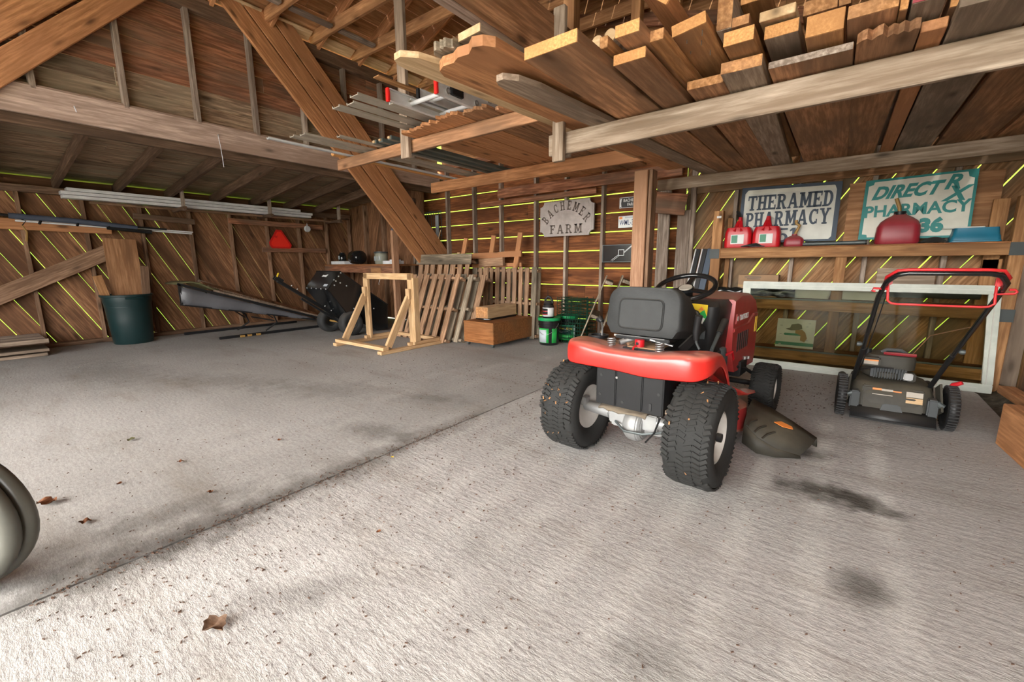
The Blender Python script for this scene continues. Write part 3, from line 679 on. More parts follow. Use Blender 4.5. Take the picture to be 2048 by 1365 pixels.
strip('second white edged strip half under the ladder', -2.80, 2.34, 4.9, 2.345, .08, 'vinyl', 'vinyw', dx=.1)
for i, (x, lb) in enumerate(((-3.80, 'left grey channel with pale plug on the left rack'), (-3.70, 'middle grey channel with pale plug on the left rack'), (-3.56, 'right grey channel with pale plug nearest the hanger'))):
    t0 = thing('grey_channel', lb, 'channel', (x, 2.76, 2.295), group='grey channels on the left hand rack')
    MB().box((0, 1.1, 0), (.06, 2.25, .035)).build('channel', 'chan', t0, bev=.004)
    MB().box((0, -.028, 0), (.035, .02, .022)).build('plug', 'lump', t0, bev=.004)
t0 = thing('round_batten', 'round ended orange batten at the left end of the rack joist', 'batten', (-4.55, 2.72, 2.292))
board('body', (0, 0, 0), (0, 2.0, 0), .05, .035, 'cut', t0, bev=.012)
t0 = thing('pale_lath', 'thin tan lath lying above the ladder foot by the hanger', 'batten', (-2.86, 2.12, 2.47))
board('body', (-.02, 0, 0), (.1, 2.4, -.02), .075, .008, 'lum', t0)
# extension ladder
ld = thing('extension_ladder', 'aluminium extension ladder with red rail caps lying on the left rack', 'ladder', (-2.60, 2.16, 2.335))
for s, y0 in ((-1, 0), (1, .12)):
    x = s*.20
    mb = MB(); mb.box((x, y0+1.5, 0), (.008, 3.0, .085)); mb.box((x-s*.012, y0+1.5, .04), (.03, 3.0, .006)); mb.box((x-s*.012, y0+1.5, -.04), (.03, 3.0, .006)); mb.build('rail', 'ladal', ld)
    mb = MB(); mb.box((x-s*.006, y0-.006, 0), (.034, .02, .095)); mb.build('rail_cap', 'smvd', ld, bev=.004)
for s in (-1, 1):
    x = s*.165
    mb = MB(); mb.box((x, 1.72, .075), (.008, 2.9, .07)); mb.box((x-s*.010, 1.72, .11), (.026, 2.9, .005)); mb.box((x-s*.010, 1.72, .042), (.026, 2.9, .005)); mb.build('fly_rail', 'ladal', ld)
    mb = MB(); mb.box((x, .26, .075), (.03, .02, .075)); mb.build('rail_cap', 'smvd' if s > 0 else 'blkm', ld, bev=.003)
for i in range(9):
    y = .22+.305*i
    o = MB().cyl((-.2, y, 0), (.2, y, 0), .017, 10).build('rung', 'ladal', ld, smooth=40)
    o = MB().cyl((-.165, y+.2, .075), (.165, y+.2, .075), .016, 10).build('rung', 'ladal', ld, smooth=40)
    for z, x in ((0, .206), (.075, .171)):
        mb = MB(); mb.lathe([(.012, -.004), (.022, -.004), (.022, .004), (.012, .004)], 12, Matrix.Translation((x, y+(.2 if z else 0), z)) @ Matrix.Rotation(R(90), 4, 'Y')); mb.build('rung_collar', 'chr', ld, smooth=40)
MB().box((.215, .30, .01), (.03, .12, .06)).build('slide_bracket', 'blkm', ld, bev=.004)

# ------------------------------------------------------------------ storage shelf on the right and its load
sh = thing('storage_shelf', 'home built pine shelving with metal strapped posts along the right hand wall', 'shelf', (0, 5.28, 0))
board('post', (-1.15, .045, 0), (-1.15, .045, 1.67), .10, .09, 'shelfw', sh, up=(0, 1, 0))
board('post', (1.12, .045, 0), (1.12, .045, 1.62), .09, .09, 'shelfw', sh, up=(0, 1, 0))
board('post', (-.015, .05, .1), (-.015, .05, 1.15), .09, .05, 'shelfw', sh, up=(0, 1, 0))
board('back_post', (-1.06, .20, 0), (-1.06, .20, 1.6), .05, .04, 'shelfw', sh, up=(0, 1, 0))
for z, h in ((1.20, .10), (.665, .10), (.135, .10)):
    board('rail', (-1.10, .02, z), (1.075, .02, z), .04, h, 'shelfw', sh)
    board('shelf_board', (-1.10, .125, z+h/2+.006), (1.08, .125, z+h/2+.006), .22, .012, 'ply', sh)
    if z < 1: 
        MB().box((-.0, -.004, z+h/2+.008), (2.12, .012, .016)).build('edge_strip', 'zinc', sh)
for x, z in ((-1.16, 1.20), (1.12, 1.20), (1.12, .655)):
    MB().box((x, -.004, z), (.10, .006, .105)).build('metal_strap', 'strap', sh)
MB().box((-1.14, -.002, 1.60), (.045, .003, .022)).build('paper_tag', 'white', sh)
ZS = 1.264
def gas_can(label, x, w, h, d, y=5.39):
    t = thing('gas_can', label, 'gas can', (x, y, ZS), ru(-4, 4), 'tall red gas cans on the top shelf')
    mb = MB(); n = 6; rows = []
    for z, k, kd in ((0, .96, .95), (.02, 1, 1), (h*.55, .985, 1), (h*.72, .9, .96), (h*.80, .82, .92), (h*.82, .5, .6)):
        rows.append([(px*k, py*kd, z) for px, py in rounded(w, d, .04, 4)])
    rows = [r + [r[0]] for r in rows]; mb.grid(rows); mb.prism(rounded(w*.96, d*.95, .04, 4), -.0, .001); mb.prism([(a*.5, b*.6) for a, b in rounded(w, d, .04, 4)], h*.815, h*.82)
    mb.build('tank', 'redp', t, smooth=55)
    MB().box((0, -d/2-.001, h*.33), (w*.48, .003, h*.37)).build('label', 'white', t)
    MB().box((-w*.10, -d/2-.0025, h*.34), (w*.22, .003, h*.30)).build('label_panel', 'mgreen', t)
    mb = MB(); mb.bar((-.03, -d/2+.015, h*.62), (.0, -.02, h*1.02), .03, .05); mb.bar((.03, -d/2+.015, h*.62), (0, -.02, h*1.02), .03, .05); mb.build('shoulder', 'redp', t, smooth=50)
    mb = MB(); mb.cyl((0, 0, h*.8), (0, 0, h*1.22), .035, 12, .018); mb.build('neck', 'redp', t, smooth=50); return t
c = gas_can('tall red plastic gas can with black nozzle, first from left on the top shelf', -.945, .27, .27, .17)
MB().tube([(0, 0, .31), (-.02, .02, .36), (-.045, .03, .40)], [.022, .018, .012], 8).build('nozzle', 'blk', c, smooth=60)
gas_can('tall red plastic gas can touching the pharmacy sign, second from left', -.675, .26, .265, .17, 5.385)
def round_can(label, x, w, h, d, mat, y, spout):
    t = thing('gas_can', label, 'gas can', (x, y, ZS)); rows = []
    for z, k in ((0, .93), (h*.06, 1), (h*.30, 1.0), (h*.58, .965), (h*.74, .84), (h*.86, .60), (h*.94, .36), (h, .25)):
        rows.append([(px*k, py*k, z) for px, py in rounded(w, d, d*.27, 5)])
    rows = [r+[r[0]] for r in rows]; mb = MB(); mb.grid(rows); mb.prism([(a*.9, b*.9) for a, b in rounded(w, d, d*.27, 5)], -.001, 0); mb.prism([(a*.26, b*.26) for a, b in rounded(w, d, d*.27, 5)], h-.001, h)
    mb.build('tank', mat, t, smooth=60)
    MB().cyl((0, 0, h*.97), (0, 0, h*1.08), w*.14, 12).build('cap', 'blk' if w > .2 else mat, t, smooth=50)
    MB().tube([tuple(p) for p in spout], .014, 8).build('spout', 'tan', t, smooth=60); return t
round_can('small dark red gas can with tan bent spout beside the second tall can', -.425, .175, .115, .13, 'redd', 5.38, [(0, 0, .11), (.02, 0, .17), (.035, 0, .21), (.005, 0, .23), (0, 0, .265)])
round_can('large round faded red gas can with tan spout in front of the green lettered sign', .372, .31, .27, .21, 'redd', 5.385, [(0, 0, .26), (-.01, 0, .33), (-.04, 0, .41)])
t = thing('pruning_tool', 'small black hand tool lying between the two tall gas cans', 'tool', (-.80, 5.295, ZS+.001), 8)
mb = MB(); mb.tube([(-.10, 0, .008), (-.02, .0, .02), (.04, 0, .03), (.12, .0, .008)], [.006, .014, .016, .006], 6); mb.build('body', 'blk', t, smooth=60)
mb = MB(); mb.tube([(-.03, 0, .012), (.05, -.01, .008), (.18, -.0, .008)], .007, 6); mb.build('handle', 'blk', t, smooth=60)
t = thing('fluorescent_tube', 'long dark tube with silver top lying before the navy framed sign', 'tube', (-.12, 5.35, ZS+.02))
MB().cyl((-.26, 0, 0), (.27, 0, .002), .019, 12).build('tube', 'zinc', t, smooth=50)
MB().cyl((.27, 0, .002), (.285, 0, .002), .021, 12).build('end_cap', 'blk', t, smooth=50)
t = thing('storage_tub', 'blue plastic tub lying upside down at the right end of the top shelf', 'tub', (.87, 5.385, ZS))
rows = [[(px*k, py*k, z) for px, py in rounded(.30, .19, .025, 3)] for z, k in ((0, 1.03), (.012, 1.03), (.014, 1.0), (.05, .97), (.055, .94), (.118, .88))]
mb = MB(); mb.grid([r+[r[0]] for r in rows]); mb.prism([(a*.88, b*.88) for a, b in rounded(.30, .19, .025, 3)], .117, .118); mb.build('body', 'blue', t, smooth=40)
t = thing('cloth_bundle', 'dull grey crumpled rag squashed between the red can and blue tub', 'rag', (.625, 5.36, ZS))
mb = MB(); mb.grid([[(-.1+.04*i, -.05+.03*j, max(0, .06*math.sin(math.pi*i/5)*math.sin(math.pi*j/4)+ru(0, .012))) for i in range(6)] for j in range(5)]); mb.build('rag', 'blkm', t, smooth=80, sub=1)
t = thing('white_tray', 'off white flat tray resting on top of the blue tub', 'tray', (.80, 5.42, ZS+.119))
MB().prism(rounded(.26, .12, .02, 3), 0, .012).build('lid', 'signw', t)

# signs
def sign_board(name, label, poly, th, edge, loc, rz, lean, face_mat, edge_mat):
    t = thing(name, label, 'sign', loc, rz); T = Matrix.Rotation(R(lean), 4, 'X') @ TY()
    MB().prism(poly, -th, 0, T).build('panel', edge_mat, t)
    return t, T
t, T = sign_board('pharmacy_sign', 'white pharmacy sign with navy border and slab letters behind the tall gas cans', [(0, 0), (.885, 0), (.885, .575), (0, .60)], .015, 0, (-.965, 5.44, ZS+.05), 0, -3, None, 'navy')
MB().prism([(.04, .02), (.825, .02), (.845, .045), (.845, .50), (.83, .54), (.06, .565), (.035, .53), (.035, .04)], 0, .002, T).build('face', 'signw', t)
MB().prism([(.05, .525), (.84, .51), (.825, .545), (.07, .567)], .002, .0035, T).build('painted_strip', 'signcr', t)
Tl = T @ Matrix.Translation((0, 0, .0045))
mb = MB(); slab_word(mb, 'THERAMED', .155, .76, .065, .350, Tl @ Matrix.Rotation(R(-.6), 4, 'Z'), b=.22); mb.build('lettering', 'navy', t)
mb = MB(); slab_word(mb, 'PHARMACY', .155, .755, .062, .170, Tl, b=.22); mb.build('lettering', 'navy', t)
mb = MB(); slab_word(mb, '051', .145, .28, .27, .0, Tl, b=.2); mb.build('lettering', 'navy', t)
t, T = sign_board('pharmacy_sign', 'cream pharmacy sign with teal border leaning behind the round red can', [(0, .005), (.755, 0), (.75, .575), (.005, .555)], .015, 0, (.095, 5.43, ZS+.045), 0, -3, None, 'teal')
fp = [(.065, .025), (.69, .02), (.695, .045), (.735, .06), (.73, .50), (.695, .515), (.685, .555), (.07, .535), (.065, .51), (.03, .50), (.025, .055), (.06, .05)]
MB().prism(fp, 0, .002, T).build('face', 'signcr', t)
Tl = T @ Matrix.Translation((0, 0, .0035))
words('lettering', 'DIRECT', .155, 'teal', t, Tl @ Matrix.Translation((.285, .43, 0)) @ Matrix.Rotation(R(2), 4, 'Z'), bold=.0068, shear=.45, sx=.86)
words('lettering', 'R', .17, 'teal', t, Tl @ Matrix.Translation((.595, .475, 0)), bold=.006, shear=.35, sx=.95)
words('lettering', 'X', .17, 'teal', t, Tl @ Matrix.Translation((.62, .375, 0)), bold=.006, shear=.35, sx=1.05)
words('lettering', 'PHARMACY', .145, 'teal', t, Tl @ Matrix.Translation((.375, .262, 0)) @ Matrix.Rotation(R(1), 4, 'Z'), bold=.0042, sx=.93)
words('lettering', '36', .160, 'teal', t, Tl @ Matrix.Translation((.50, .11, 0)), bold=.010, sx=1.0)
# farm sign
t, T = sign_board('farm_sign', 'taupe wooden farm sign with scooped corners hung on two back wall studs', [(-.44, -.19)] + arc(-.44, -.25, .07, 90, 0, 5) + arc(.44, -.25, .07, 180, 90, 5) + arc(.44, .24, .07, 270, 180, 5) + arc(-.44, .24, .07, 360, 270, 5), .03, 0, (-3.21, 5.47, 1.745), 0, 0, None, 'farmg')
sc = .92
MB().prism([(x*.94, y*.90) for x, y in [(-.44, -.19)] + arc(-.44, -.25, .07, 90, 0, 5) + arc(.44, -.25, .07, 180, 90, 5) + arc(.44, .24, .07, 270, 180, 5) + arc(-.44, .24, .07, 360, 270, 5)], 0, .006, T).build('face', 'farmg', t, bev=.002)
mb = MB(); W_ = 'BACHEMER'
for i, ch in enumerate(W_):
    a = 54 - 108*i/(len(W_)-1); rr = .44
    LT = T @ Matrix.Translation((rr*math.sin(R(-a))*.92, -.285 + rr*math.cos(R(a)), .0075)) @ Matrix.Rotation(R(a*.9), 4, 'Z')
    P, adv = slab_polys(ch, .22)
    for p in P: mb.add([((px-adv/2)*.088, (py-.35)*.125, 0) for px, py in p], [tuple(range(len(p)))], LT)
mb.build('lettering', 'farmt', t)
mb = MB(); slab_word(mb, 'FARM', .125, .53, -.265, -.215, T @ Matrix.Translation((0, 0, .0075)), b=.22, gap=.25); mb.build('lettering', 'farmt', t)
MB().tube([T @ Vector(p) for p in ((-.25, .24, -.01), (-.22, .29, -.01), (-.17, .24, -.01))], .003, 5).build('hanging_wire', 'chr', t)
t, T = sign_board('farm_sign', 'small black tin farm sign with white letters above the number plate', [(0, 0), (.30, 0), (.30, .135), (0, .135)], .006, 0, (-2.45, 5.575, 1.825), 0, 0, None, 'white')
MB().prism([(.006, .006), (.294, .006), (.294, .129), (.006, .129)], 0, .0015, T).build('face', 'black', t)
MB().prism([(.006, .02), (.03, .008), (.022, .06), (.034, .125), (.006, .11)], .0015, .003, T).build('cow_mark', 'white', t)
words('lettering', 'BACHEMER', .052, 'white', t, T @ Matrix.Translation((.165, .093, .003)), bold=.001, sx=.85)
words('lettering', 'FARM', .052, 'white', t, T @ Matrix.Translation((.165, .04, .003)), bold=.001, sx=.85)
t, T = sign_board('number_plate', 'white vehicle number plate with orange sticker screwed to a grey board', [(-.15, -.075), (.15, -.075), (.15, .075), (-.15, .075)], .004, 0, (-2.30, 5.56, 1.645), 0, 0, None, 'platew')
words('lettering', 'WML-3', .095, 'dkblue', t, T @ Matrix.Translation((-.035, -.012, .001)), bold=.0004, sx=.66)
MB().prism([(-.14, .035), (-.095, .035), (-.095, .068), (-.14, .068)], 0, .002, T).build('sticker', 'orange', t)
MB().prism([(-.06, .045), (.10, .045), (.10, .066), (-.06, .066)], 0, .001, T).build('faded_state_band', 'lgrey', t)
t = thing('tool_panel', 'glossy black framed panel with silver angled lines hung below the number plate', 'panel', (-2.64, 5.50, 1.115))
T = TY(); MB().prism([(0, 0), (.58, 0), (.58, .235), (0, .235)], -.02, 0, T).build('panel', 'blkg', t, bev=.004)
mb = MB()
for a, b in (((0, .006), (.58, .006)), ((0, .229), (.58, .229)), ((.006, 0), (.006, .235))): mb.bar(T @ Vector((*a, .004)), T @ Vector((*b, .004)), .010, .008)
mb.build('frame', 'zinc', t)
mb = MB()
for d in (0, .018):
    for a, b in (((.13+d, .025-d*.4), (.235+d, .10-d*.4)), ((.315, .125+d*.6), (.42, .21+d*.6))): mb.bar(T @ Vector((*a, .003)), T @ Vector((*b, .003)), .004, .003)
for a, b in (((.235, .09), (.31, .09)), ((.235, .165), (.31, .165)), ((.235, .09), (.235, .165)), ((.31, .09), (.31, .165))): mb.bar(T @ Vector((*a, .003)), T @ Vector((*b, .003)), .005, .004)
mb.build('line_motif', 'chr', t)

# lower shelves
t = thing('cardboard_box', 'brown cardboard carton on the middle shelf under the tall gas cans', 'box', (-.715, 5.42, .73))
MB().box((0, 0, .12), (.38, .15, .24)).build('carton', 'card', t); MB().box((0, -.0755, .12), (.38, .001, .02)).build('tape', 'tan', t)
mb = MB(); mb.box((-.05, -.0762, .215), (.16, .001, .008)); mb.box((-.04, -.0762, .195), (.13, .001, .007)); mb.build('printed_lines', 'black', t)
t = thing('plastic_bundle', 'crumpled roll of glossy black plastic sheeting on the middle shelf', 'bundle', (-.72, 5.35, .735))
pts = [[(-.40+.04*i, .055*math.cos(a)*(1+.25*math.sin(5*i+a*2)), .05+.055*math.sin(a)*(.85+.3*math.sin(i*1.7+a*3)) + ru(-.006, .006)) for a in [R(k*36) for k in range(11)]] for i in range(20)]
mb = MB(); mb.grid(pts); mb.build('sheeting', 'pvcblk', t, smooth=80, sub=1)
for i, (x, lb) in enumerate(((-.22, 'left foil roasting tray on the middle shelf'), (.16, 'right foil roasting tray on the middle shelf'))):
    t = thing('foil_tray', lb, 'tray', (x, 5.40, .735), 0, 'foil trays on the middle shelf')
    rows = [[(px*k, py*k, z) for px, py in rounded(.34, .14, .03, 3)] for z, k in ((0, .85), (.09, 1), (.095, 1.06), (.09, 1.08))]
    mb = MB(); mb.grid([r+[r[0]] for r in rows]); mb.prism([(a*.85, b*.85) for a, b in rounded(.34, .14, .03, 3)], 0, .002); mb.build('tray', 'ladal', t, smooth=50)
t = thing('round_tube', 'dull grey round tube lying on the middle shelf behind the mower handle', 'tube', (.62, 5.42, .82))
MB().cyl((-.34, 0, 0), (.36, 0, 0), .05, 14).build('tube', 'zinc', t, smooth=50)
t = thing('map_board', 'white board with a green and tan map stencil on the bottom shelf', 'board', (-.325, 5.40, .195))
T = Matrix.Rotation(R(-4), 4, 'X') @ TY()
MB().prism([(-.17, 0), (.17, 0), (.17, .31), (-.17, .31)], -.012, 0, T).build('panel', 'signw', t)
MB().prism([(-.17, .025), (.17, .025), (.17, .06), (-.17, .06)], 0, .0015, T).build('green_band', 'mgreen', t)
MB().prism(arc(-.09, .145, .012, 90, 270, 6) + arc(.06, .145, .012, -90, 90, 6), 0, .0015, T).build('green_bar', 'mgreen', t)
MB().prism([(-.09, .20), (-.05, .215), (-.04, .25), (.02, .265), (.05, .25), (.06, .21), (.02, .19), (-.04, .185)], 0, .0015, T).build('green_patch', 'olive', t)
MB().prism([(0, .19), (.06, .20), (.09, .17), (.11, .11), (.09, .07), (.05, .085), (.05, .14), (0, .16)], .0, .002, T).build('tan_patch', 'tan', t)
mb = MB()
for x, y in ((-.13, .235), (.12, .27), (.10, .235), (-.13, .145), (.11, .09), (-.13, .035)): mb.box(T @ Vector((x, y, .003)), (.022, .003, .008))
mb.build('staple', 'chr', t)

# white framed storm door lying on its side against the shelf
t = thing('storm_door', 'white framed glass storm door lying on its side against the shelf', 'door', (-.815, 5.175, 0), 0)
T = Matrix.Rotation(R(-4.2), 4, 'X') @ TY(); Wd, Hd, fw = 1.915, .905, .075
for nm, p in (('top_rail', [(-.02, Hd-fw), (Wd-.03, Hd-fw), (Wd-.03, Hd), (-.02, Hd)]), ('bottom_rail', [(0, 0), (Wd+.01, 0), (Wd+.01, fw), (0, fw)]), ('stile', [(0, fw), (fw, fw), (fw-.02, Hd-fw), (-.02, Hd-fw)]), ('stile', [(Wd-fw+.02, fw), (Wd+.01, fw), (Wd-.03, Hd-fw), (Wd-fw-.03, Hd-fw)])):
    MB().prism(p, -.035, 0, T).build(nm, 'doorw', t, bev=.004)
    q = [(a, b) for a, b in p]
mb = MB()
for a, b in (((fw, fw*.55), (Wd-fw, fw*.55)), ((fw, Hd-fw*.5), (Wd-fw, Hd-fw*.5)), ((Wd-fw*.45, fw), (Wd-fw*.45-.03, Hd-fw))): mb.bar(T @ Vector((*a, .001)), T @ Vector((*b, .001)), .008, .004)
mb.build('moulded_groove', 'signw', t)
MB().prism([(fw-.01, fw-.005), (Wd-fw+.01, fw-.005), (Wd-fw-.01, Hd-fw+.005), (fw-.03, Hd-fw+.005)], -.02, -.016, T).build('glass', 'glass', t)

# things on the back wall left of the shelf
t = thing('folding_screen', 'dark folded screen with two silver edges leaning between upright boards and shelf', 'screen', (-1.47, 5.05, .02))
d = Vector((.12, .30, 1.24))
for i, (x, w) in enumerate(((0, .05), (.075, .05), (.135, .07))):
    board('leaf', (x, 0, 0), (x+d.x, d.y, d.z), w, .02, 'navy' if i == 2 else 'blk', t, up=(0, -1, .25))
for x in (-.028, .045):
    board('edge_strip', (x, -.012, 0), (x+d.x, d.y-.012, d.z), .014, .016, 'ladal', t, up=(0, -1, .25))
t = thing('yellow_cord', 'loop of yellow cord hanging at the right end by the shelf post', 'cord', (1.20, 5.24, 1.45))
MB().tube([(.075*math.sin(a)+.02, -.03+.02*math.cos(2*a), .11*math.cos(a)) for a in [R(24*k) for k in range(15)]], .007, 6, closed=True).build('cord', 'hose', t, smooth=60)
MB().tube([(.06*math.sin(a)+.05, -.02, .09*math.cos(a)-.01) for a in [R(24*k) for k in range(15)]], .009, 6, closed=True).build('inner_loop', 'tan', t, smooth=60)
t = thing('wire_fence_roll', 'roll of dark green wire garden fence standing behind the green buckets', 'fence roll', (-2.90, 5.30, .0))
mb = MB()
for i in range(46):
    a = i*.41; r = .10+.0028*i; x, y = r*math.cos(a)*1.5, r*math.sin(a)*.95
    mb.tube([(x, y, .0), (x, y, .62+.02*math.sin(i))], .0035, 4)
for k in range(12):
    z = .02+.054*k; mb.tube([((.10+.0028*i)*math.cos(i*.41)*1.5, (.10+.0028*i)*math.sin(i*.41)*.95, z+.01*math.sin(i*.9)) for i in range(46)], .004, 4)
tag(mb.build('mesh', 'wireg', t, smooth=60), kind='stuff')
t = thing('wire_crate_panel', 'rusty wire rack panel hung on the back wall beyond the slanting timber', 'rack panel', (-6.05, 5.485, 1.62))
mb = MB()
for i in range(9): mb.bar((-.26+.065*i, 0, -.4), (-.26+.065*i, 0, .42), .008, .008)
for z in (-.4, 0, .42): mb.bar((-.27, 0, z), (.27, 0, z), .012, .012)
mb.build('grid', 'zinc', t)
MB().box((.16, -.012, -.02), (.07, .012, .74)).build('blue_slat', 'lgrey', t)
t = thing('thin_cane', 'thin yellow cane leaning beside the wire rack panel', 'cane', (-5.9, 5.36, 1.20))
MB().cyl((0, 0, 0), (.20, .02, .50), .007, 6).build('cane', 'lump', t)

# ------------------------------------------------------------------ buckets, chest, pallets in the middle
def bucket(label, loc, rz):
    t = thing('bucket', label, 'bucket', loc, rz, 'black and green five gallon buckets')
    MB().lathe([(0, 0), (.128, 0), (.134, .008), (.145, .27), (.152, .272), (.152, .285), (.146, .287), (.147, .305), (.154, .307), (.154, .32), (.149, .322), (.149, .345), (0, .345)], 28).build('body', 'blkg', t, smooth=40)
    MB().lathe([(.156, .338), (.159, .345), (.159, .375), (.154, .380), (.145, .378), (.142, .370), (0, .370)], 28).build('lid', 'green', t, smooth=40)
    mb = MB(); mb.tube([(.152*math.cos(a), .152*math.sin(a)*1.02, .30 - .15*max(0, math.sin((a-R(200))/R(160)*math.pi))) for a in [R(200+10*k) for k in range(17)]], .0025, 5)
    mb.build('bail_handle', 'chr', t); return t
def wrap(z0, z1, a0, a1, name, mat, parent, r0=.1345, k=.0000405, off=.0015, n=10):
    rad = lambda z: .134 + (z-.008)*.042 + off
    rows = [[(rad(z)*math.cos(R(a0+(a1-a0)*i/n)), rad(z)*math.sin(R(a0+(a1-a0)*i/n)), z) for i in range(n+1)] for z in (z0, z1)]
    mb = MB(); mb.grid(rows); return mb.build(name, mat, parent, smooth=60, solid=.0005)
b1 = bucket('black bucket with green lid and grey panel label, jug standing on it', (-3.13, 4.93, 0), 0)
wrap(.035, .235, 195, 300, 'label', 'lgreen', b1); wrap(.04, .215, 228, 286, 'label_panel', 'lgrey', b1, off=.0025); wrap(.045, .225, 200, 222, 'label_picture', 'blk', b1, off=.0025)
wrap(.035, .235, 318, 350, 'side_label', 'lgreen', b1)
for i in range(4): wrap(.06+.035*i, .085+.035*i, 204, 216, 'plant_picture', 'lgrey', b1, off=.0035)
wrap(.195, .22, 206, 214, 'flower_picture', 'yellow', b1, off=.0035)
b2 = bucket('black bucket with green lid and full green label, behind the other bucket', (-3.05, 5.30, 0), 0)
wrap(.03, .25, 225, 345, 'label', 'mgreen', b2); wrap(.03, .12, 225, 345, 'label_foot', 'lgreen', b2, off=.0022); wrap(.12, .225, 232, 320, 'label_panel', 'dkgreen', b2, off=.0025)
wrap(.05, .24, 336, 345, 'label_edge', 'lgrey', b2, off=.003); wrap(.05, .062, 262, 276, 'label_print', 'white', b2, off=.003); wrap(.138, .146, 240, 268, 'label_print', 'white', b2, off=.0035)
def curved_text(s, size, z, a, mat, parent, rad, **kw):
    for i, ch in enumerate(s):
        if ch == ' ': continue
        an = R(a + (i-(len(s)-1)/2)*math.degrees(size*.58/rad))
        T = Matrix.Translation((rad*math.cos(an), rad*math.sin(an), z)) @ Matrix.Rotation(an + math.pi/2, 4, 'Z') @ TY()
        yield ch, T
txt = {}
def curved_words(s, size, z, a, mat, parent, rad, bold=.0006):
    mb = MB()
    for ch, T in curved_text(s, size, z, a, mat, parent, rad):
        if (ch, size) not in txt:
            o = words('x', ch, size, mat, None, Matrix(), bold=bold, ex=.0004); txt[(ch, size)] = ([tuple(v.co) for v in o.data.vertices], [tuple(p.vertices) for p in o.data.polygons]); bpy.data.objects.remove(o)
        v, f = txt[(ch, size)]; mb.add(v, f, T)
    return mb.build('lettering', mat, parent)
curved_words('Clover King', .040, .20, 278, 'yellow', b2, .1455)
t = thing('spray_jug', 'black concentrate jug with white label and carry handle on the front bucket', 'jug', (-3.145, 4.93, .371), 10)
MB().lathe([(0, 0), (.076, 0), (.08, .006), (.08, .145), (.074, .165), (.066, .172), (.066, .19), (.07, .195), (.05, .215), (.03, .235), (0, .237)], 22).build('body', 'blk', t, smooth=40)
mb = MB(); rows = [[(.0812*math.cos(R(180+12*i)), .0812*math.sin(R(180+12*i)), z) for i in range(16)] for z in (.02, .14)]; mb.grid(rows); mb.build('label', 'white', t, smooth=60, solid=.0005)
mb = MB(); rows = [[(.0822*math.cos(R(205+10*i)), .0822*math.sin(R(205+10*i)), z) for i in range(9)] for z in (.04, .13)]; mb.grid(rows); mb.build('label_panel', 'black', t, smooth=60, solid=.0005)
mb = MB()
for z0, z1 in ((.088, .096), (.045, .053)): mb.grid([[(.0832*math.cos(R(205+10*i)), .0832*math.sin(R(205+10*i)), z) for i in range(9)] for z in (z0, z1)])
mb.build('label_stripes', 'redw', t, solid=.0005)
mb = MB(); mb.tube([(-.055, 0, .19), (-.045, 0, .25), (-.01, 0, .29), (.03, 0, .275), (.055, 0, .23), (.06, 0, .19)], [.014, .016, .016, .016, .016, .014], 8); mb.build('carry_handle', 'blk', t, smooth=60)
MB().cyl((-.01, 0, .28), (-.012, 0, .40), .004, 6, .002).build('spout_tip', 'blk', t)

t = thing('storage_chest', 'long plain wooden chest on small casters beside the buckets', 'chest', (-3.795, 4.65, 0), 0)
MB().box((0, 0, .19), (.53, .90, .28)).build('body', 'chest', t, bev=.006)
MB().box((0, 0, .334), (.535, .905, .012)).build('lid', 'chest', t, bev=.003)
for x in (-.22, .22):
    for y in (-.40, .40):
        mb = MB(); mb.cyl((x-.012, y, .024), (x+.012, y, .024), .023, 12); mb.box((x, y, .042), (.035, .03, .012)); mb.build('caster', 'zinc', t, smooth=40)
t = thing('timber_block', 'short thick pale timber offcut lying on the wooden chest', 'timber block', (-3.86, 4.70, .365), 2)
board('body', (0, -.36, .08), (0, .32, .08), .21, .155, 'lump', t, bev=.006); board('sawn_end', (0, -.362, .08), (0, -.355, .08), .205, .15, 'lum', t, bev=0)
t = thing('carry_strap', 'black moulded grip lying on the chest under the timber offcut', 'grip', (-3.86, 4.36, .341), 0)
mb = MB(); mb.tube([(-.13, .03, .012), (-.10, -.0, .018), (0, -.03, .02), (.10, -.02, .018), (.14, .03, .016)], .013, 7); mb.box((0, .06, .012), (.22, .6, .02), Matrix.Translation((0, .27, 0))); mb.build('grip', 'blkg', t, smooth=50)

def pallet(label, origin, rz, lean, w, hgt, n, mat, group='wooden shipping pallets leaning in the back corner', widths=None, back=True, top=None, names='slat'):
    """stands on its edge: slats upright in front, three stringers across behind"""
    t = thing('wooden_pallet', label, 'pallet', origin, rz, group); T = Matrix.Rotation(R(-lean), 4, 'X')
    step = w/n
    for i in range(n):
        ww = (widths[i] if widths else ru(.55, .72))*step; x = -w/2 + step*(i+.5) + ru(-.08, .08)*step
        a, b = T @ Vector((x+ru(-.006, .006), 0, .01)), T @ Vector((x+ru(-.006, .006), 0, hgt+ru(-.012, .012)))
        board(names, a, b, ww, .016, mat if rnd() > .08 else 'palg', t, up=T @ Vector((0, -1, 0)), bev=.002)
    for z in (.05, hgt*.5, hgt-.05):
        board('stringer', T @ Vector((-w/2, .06, z)), T @ Vector((w/2, .06, z)), .04, .095, mat, t, up=T @ Vector((0, -1, 0)), bev=.003)
    if back:
        for i in range(n):
            if i % 2: continue
            x = -w/2 + step*(i+.5); board('back_slat', T @ Vector((x, .118, .01)), T @ Vector((x, .118, hgt)), step*.7, .016, 'palg', t, up=T @ Vector((0, -1, 0)), bev=0)
    if top: board('top_board', T @ Vector((-w/2-.02, -.02, hgt-.02)), T @ Vector((w/2+.02, -.02, hgt-.02)), .02, .17, 'palg', t, up=T @ Vector((0, 0, 1)))
    return t
pallet('front leaning pallet with slanting brown slats behind the pine stand', (-4.86, 4.06, 0), 0, 22, 1.10, 1.03, 7, 'pal')
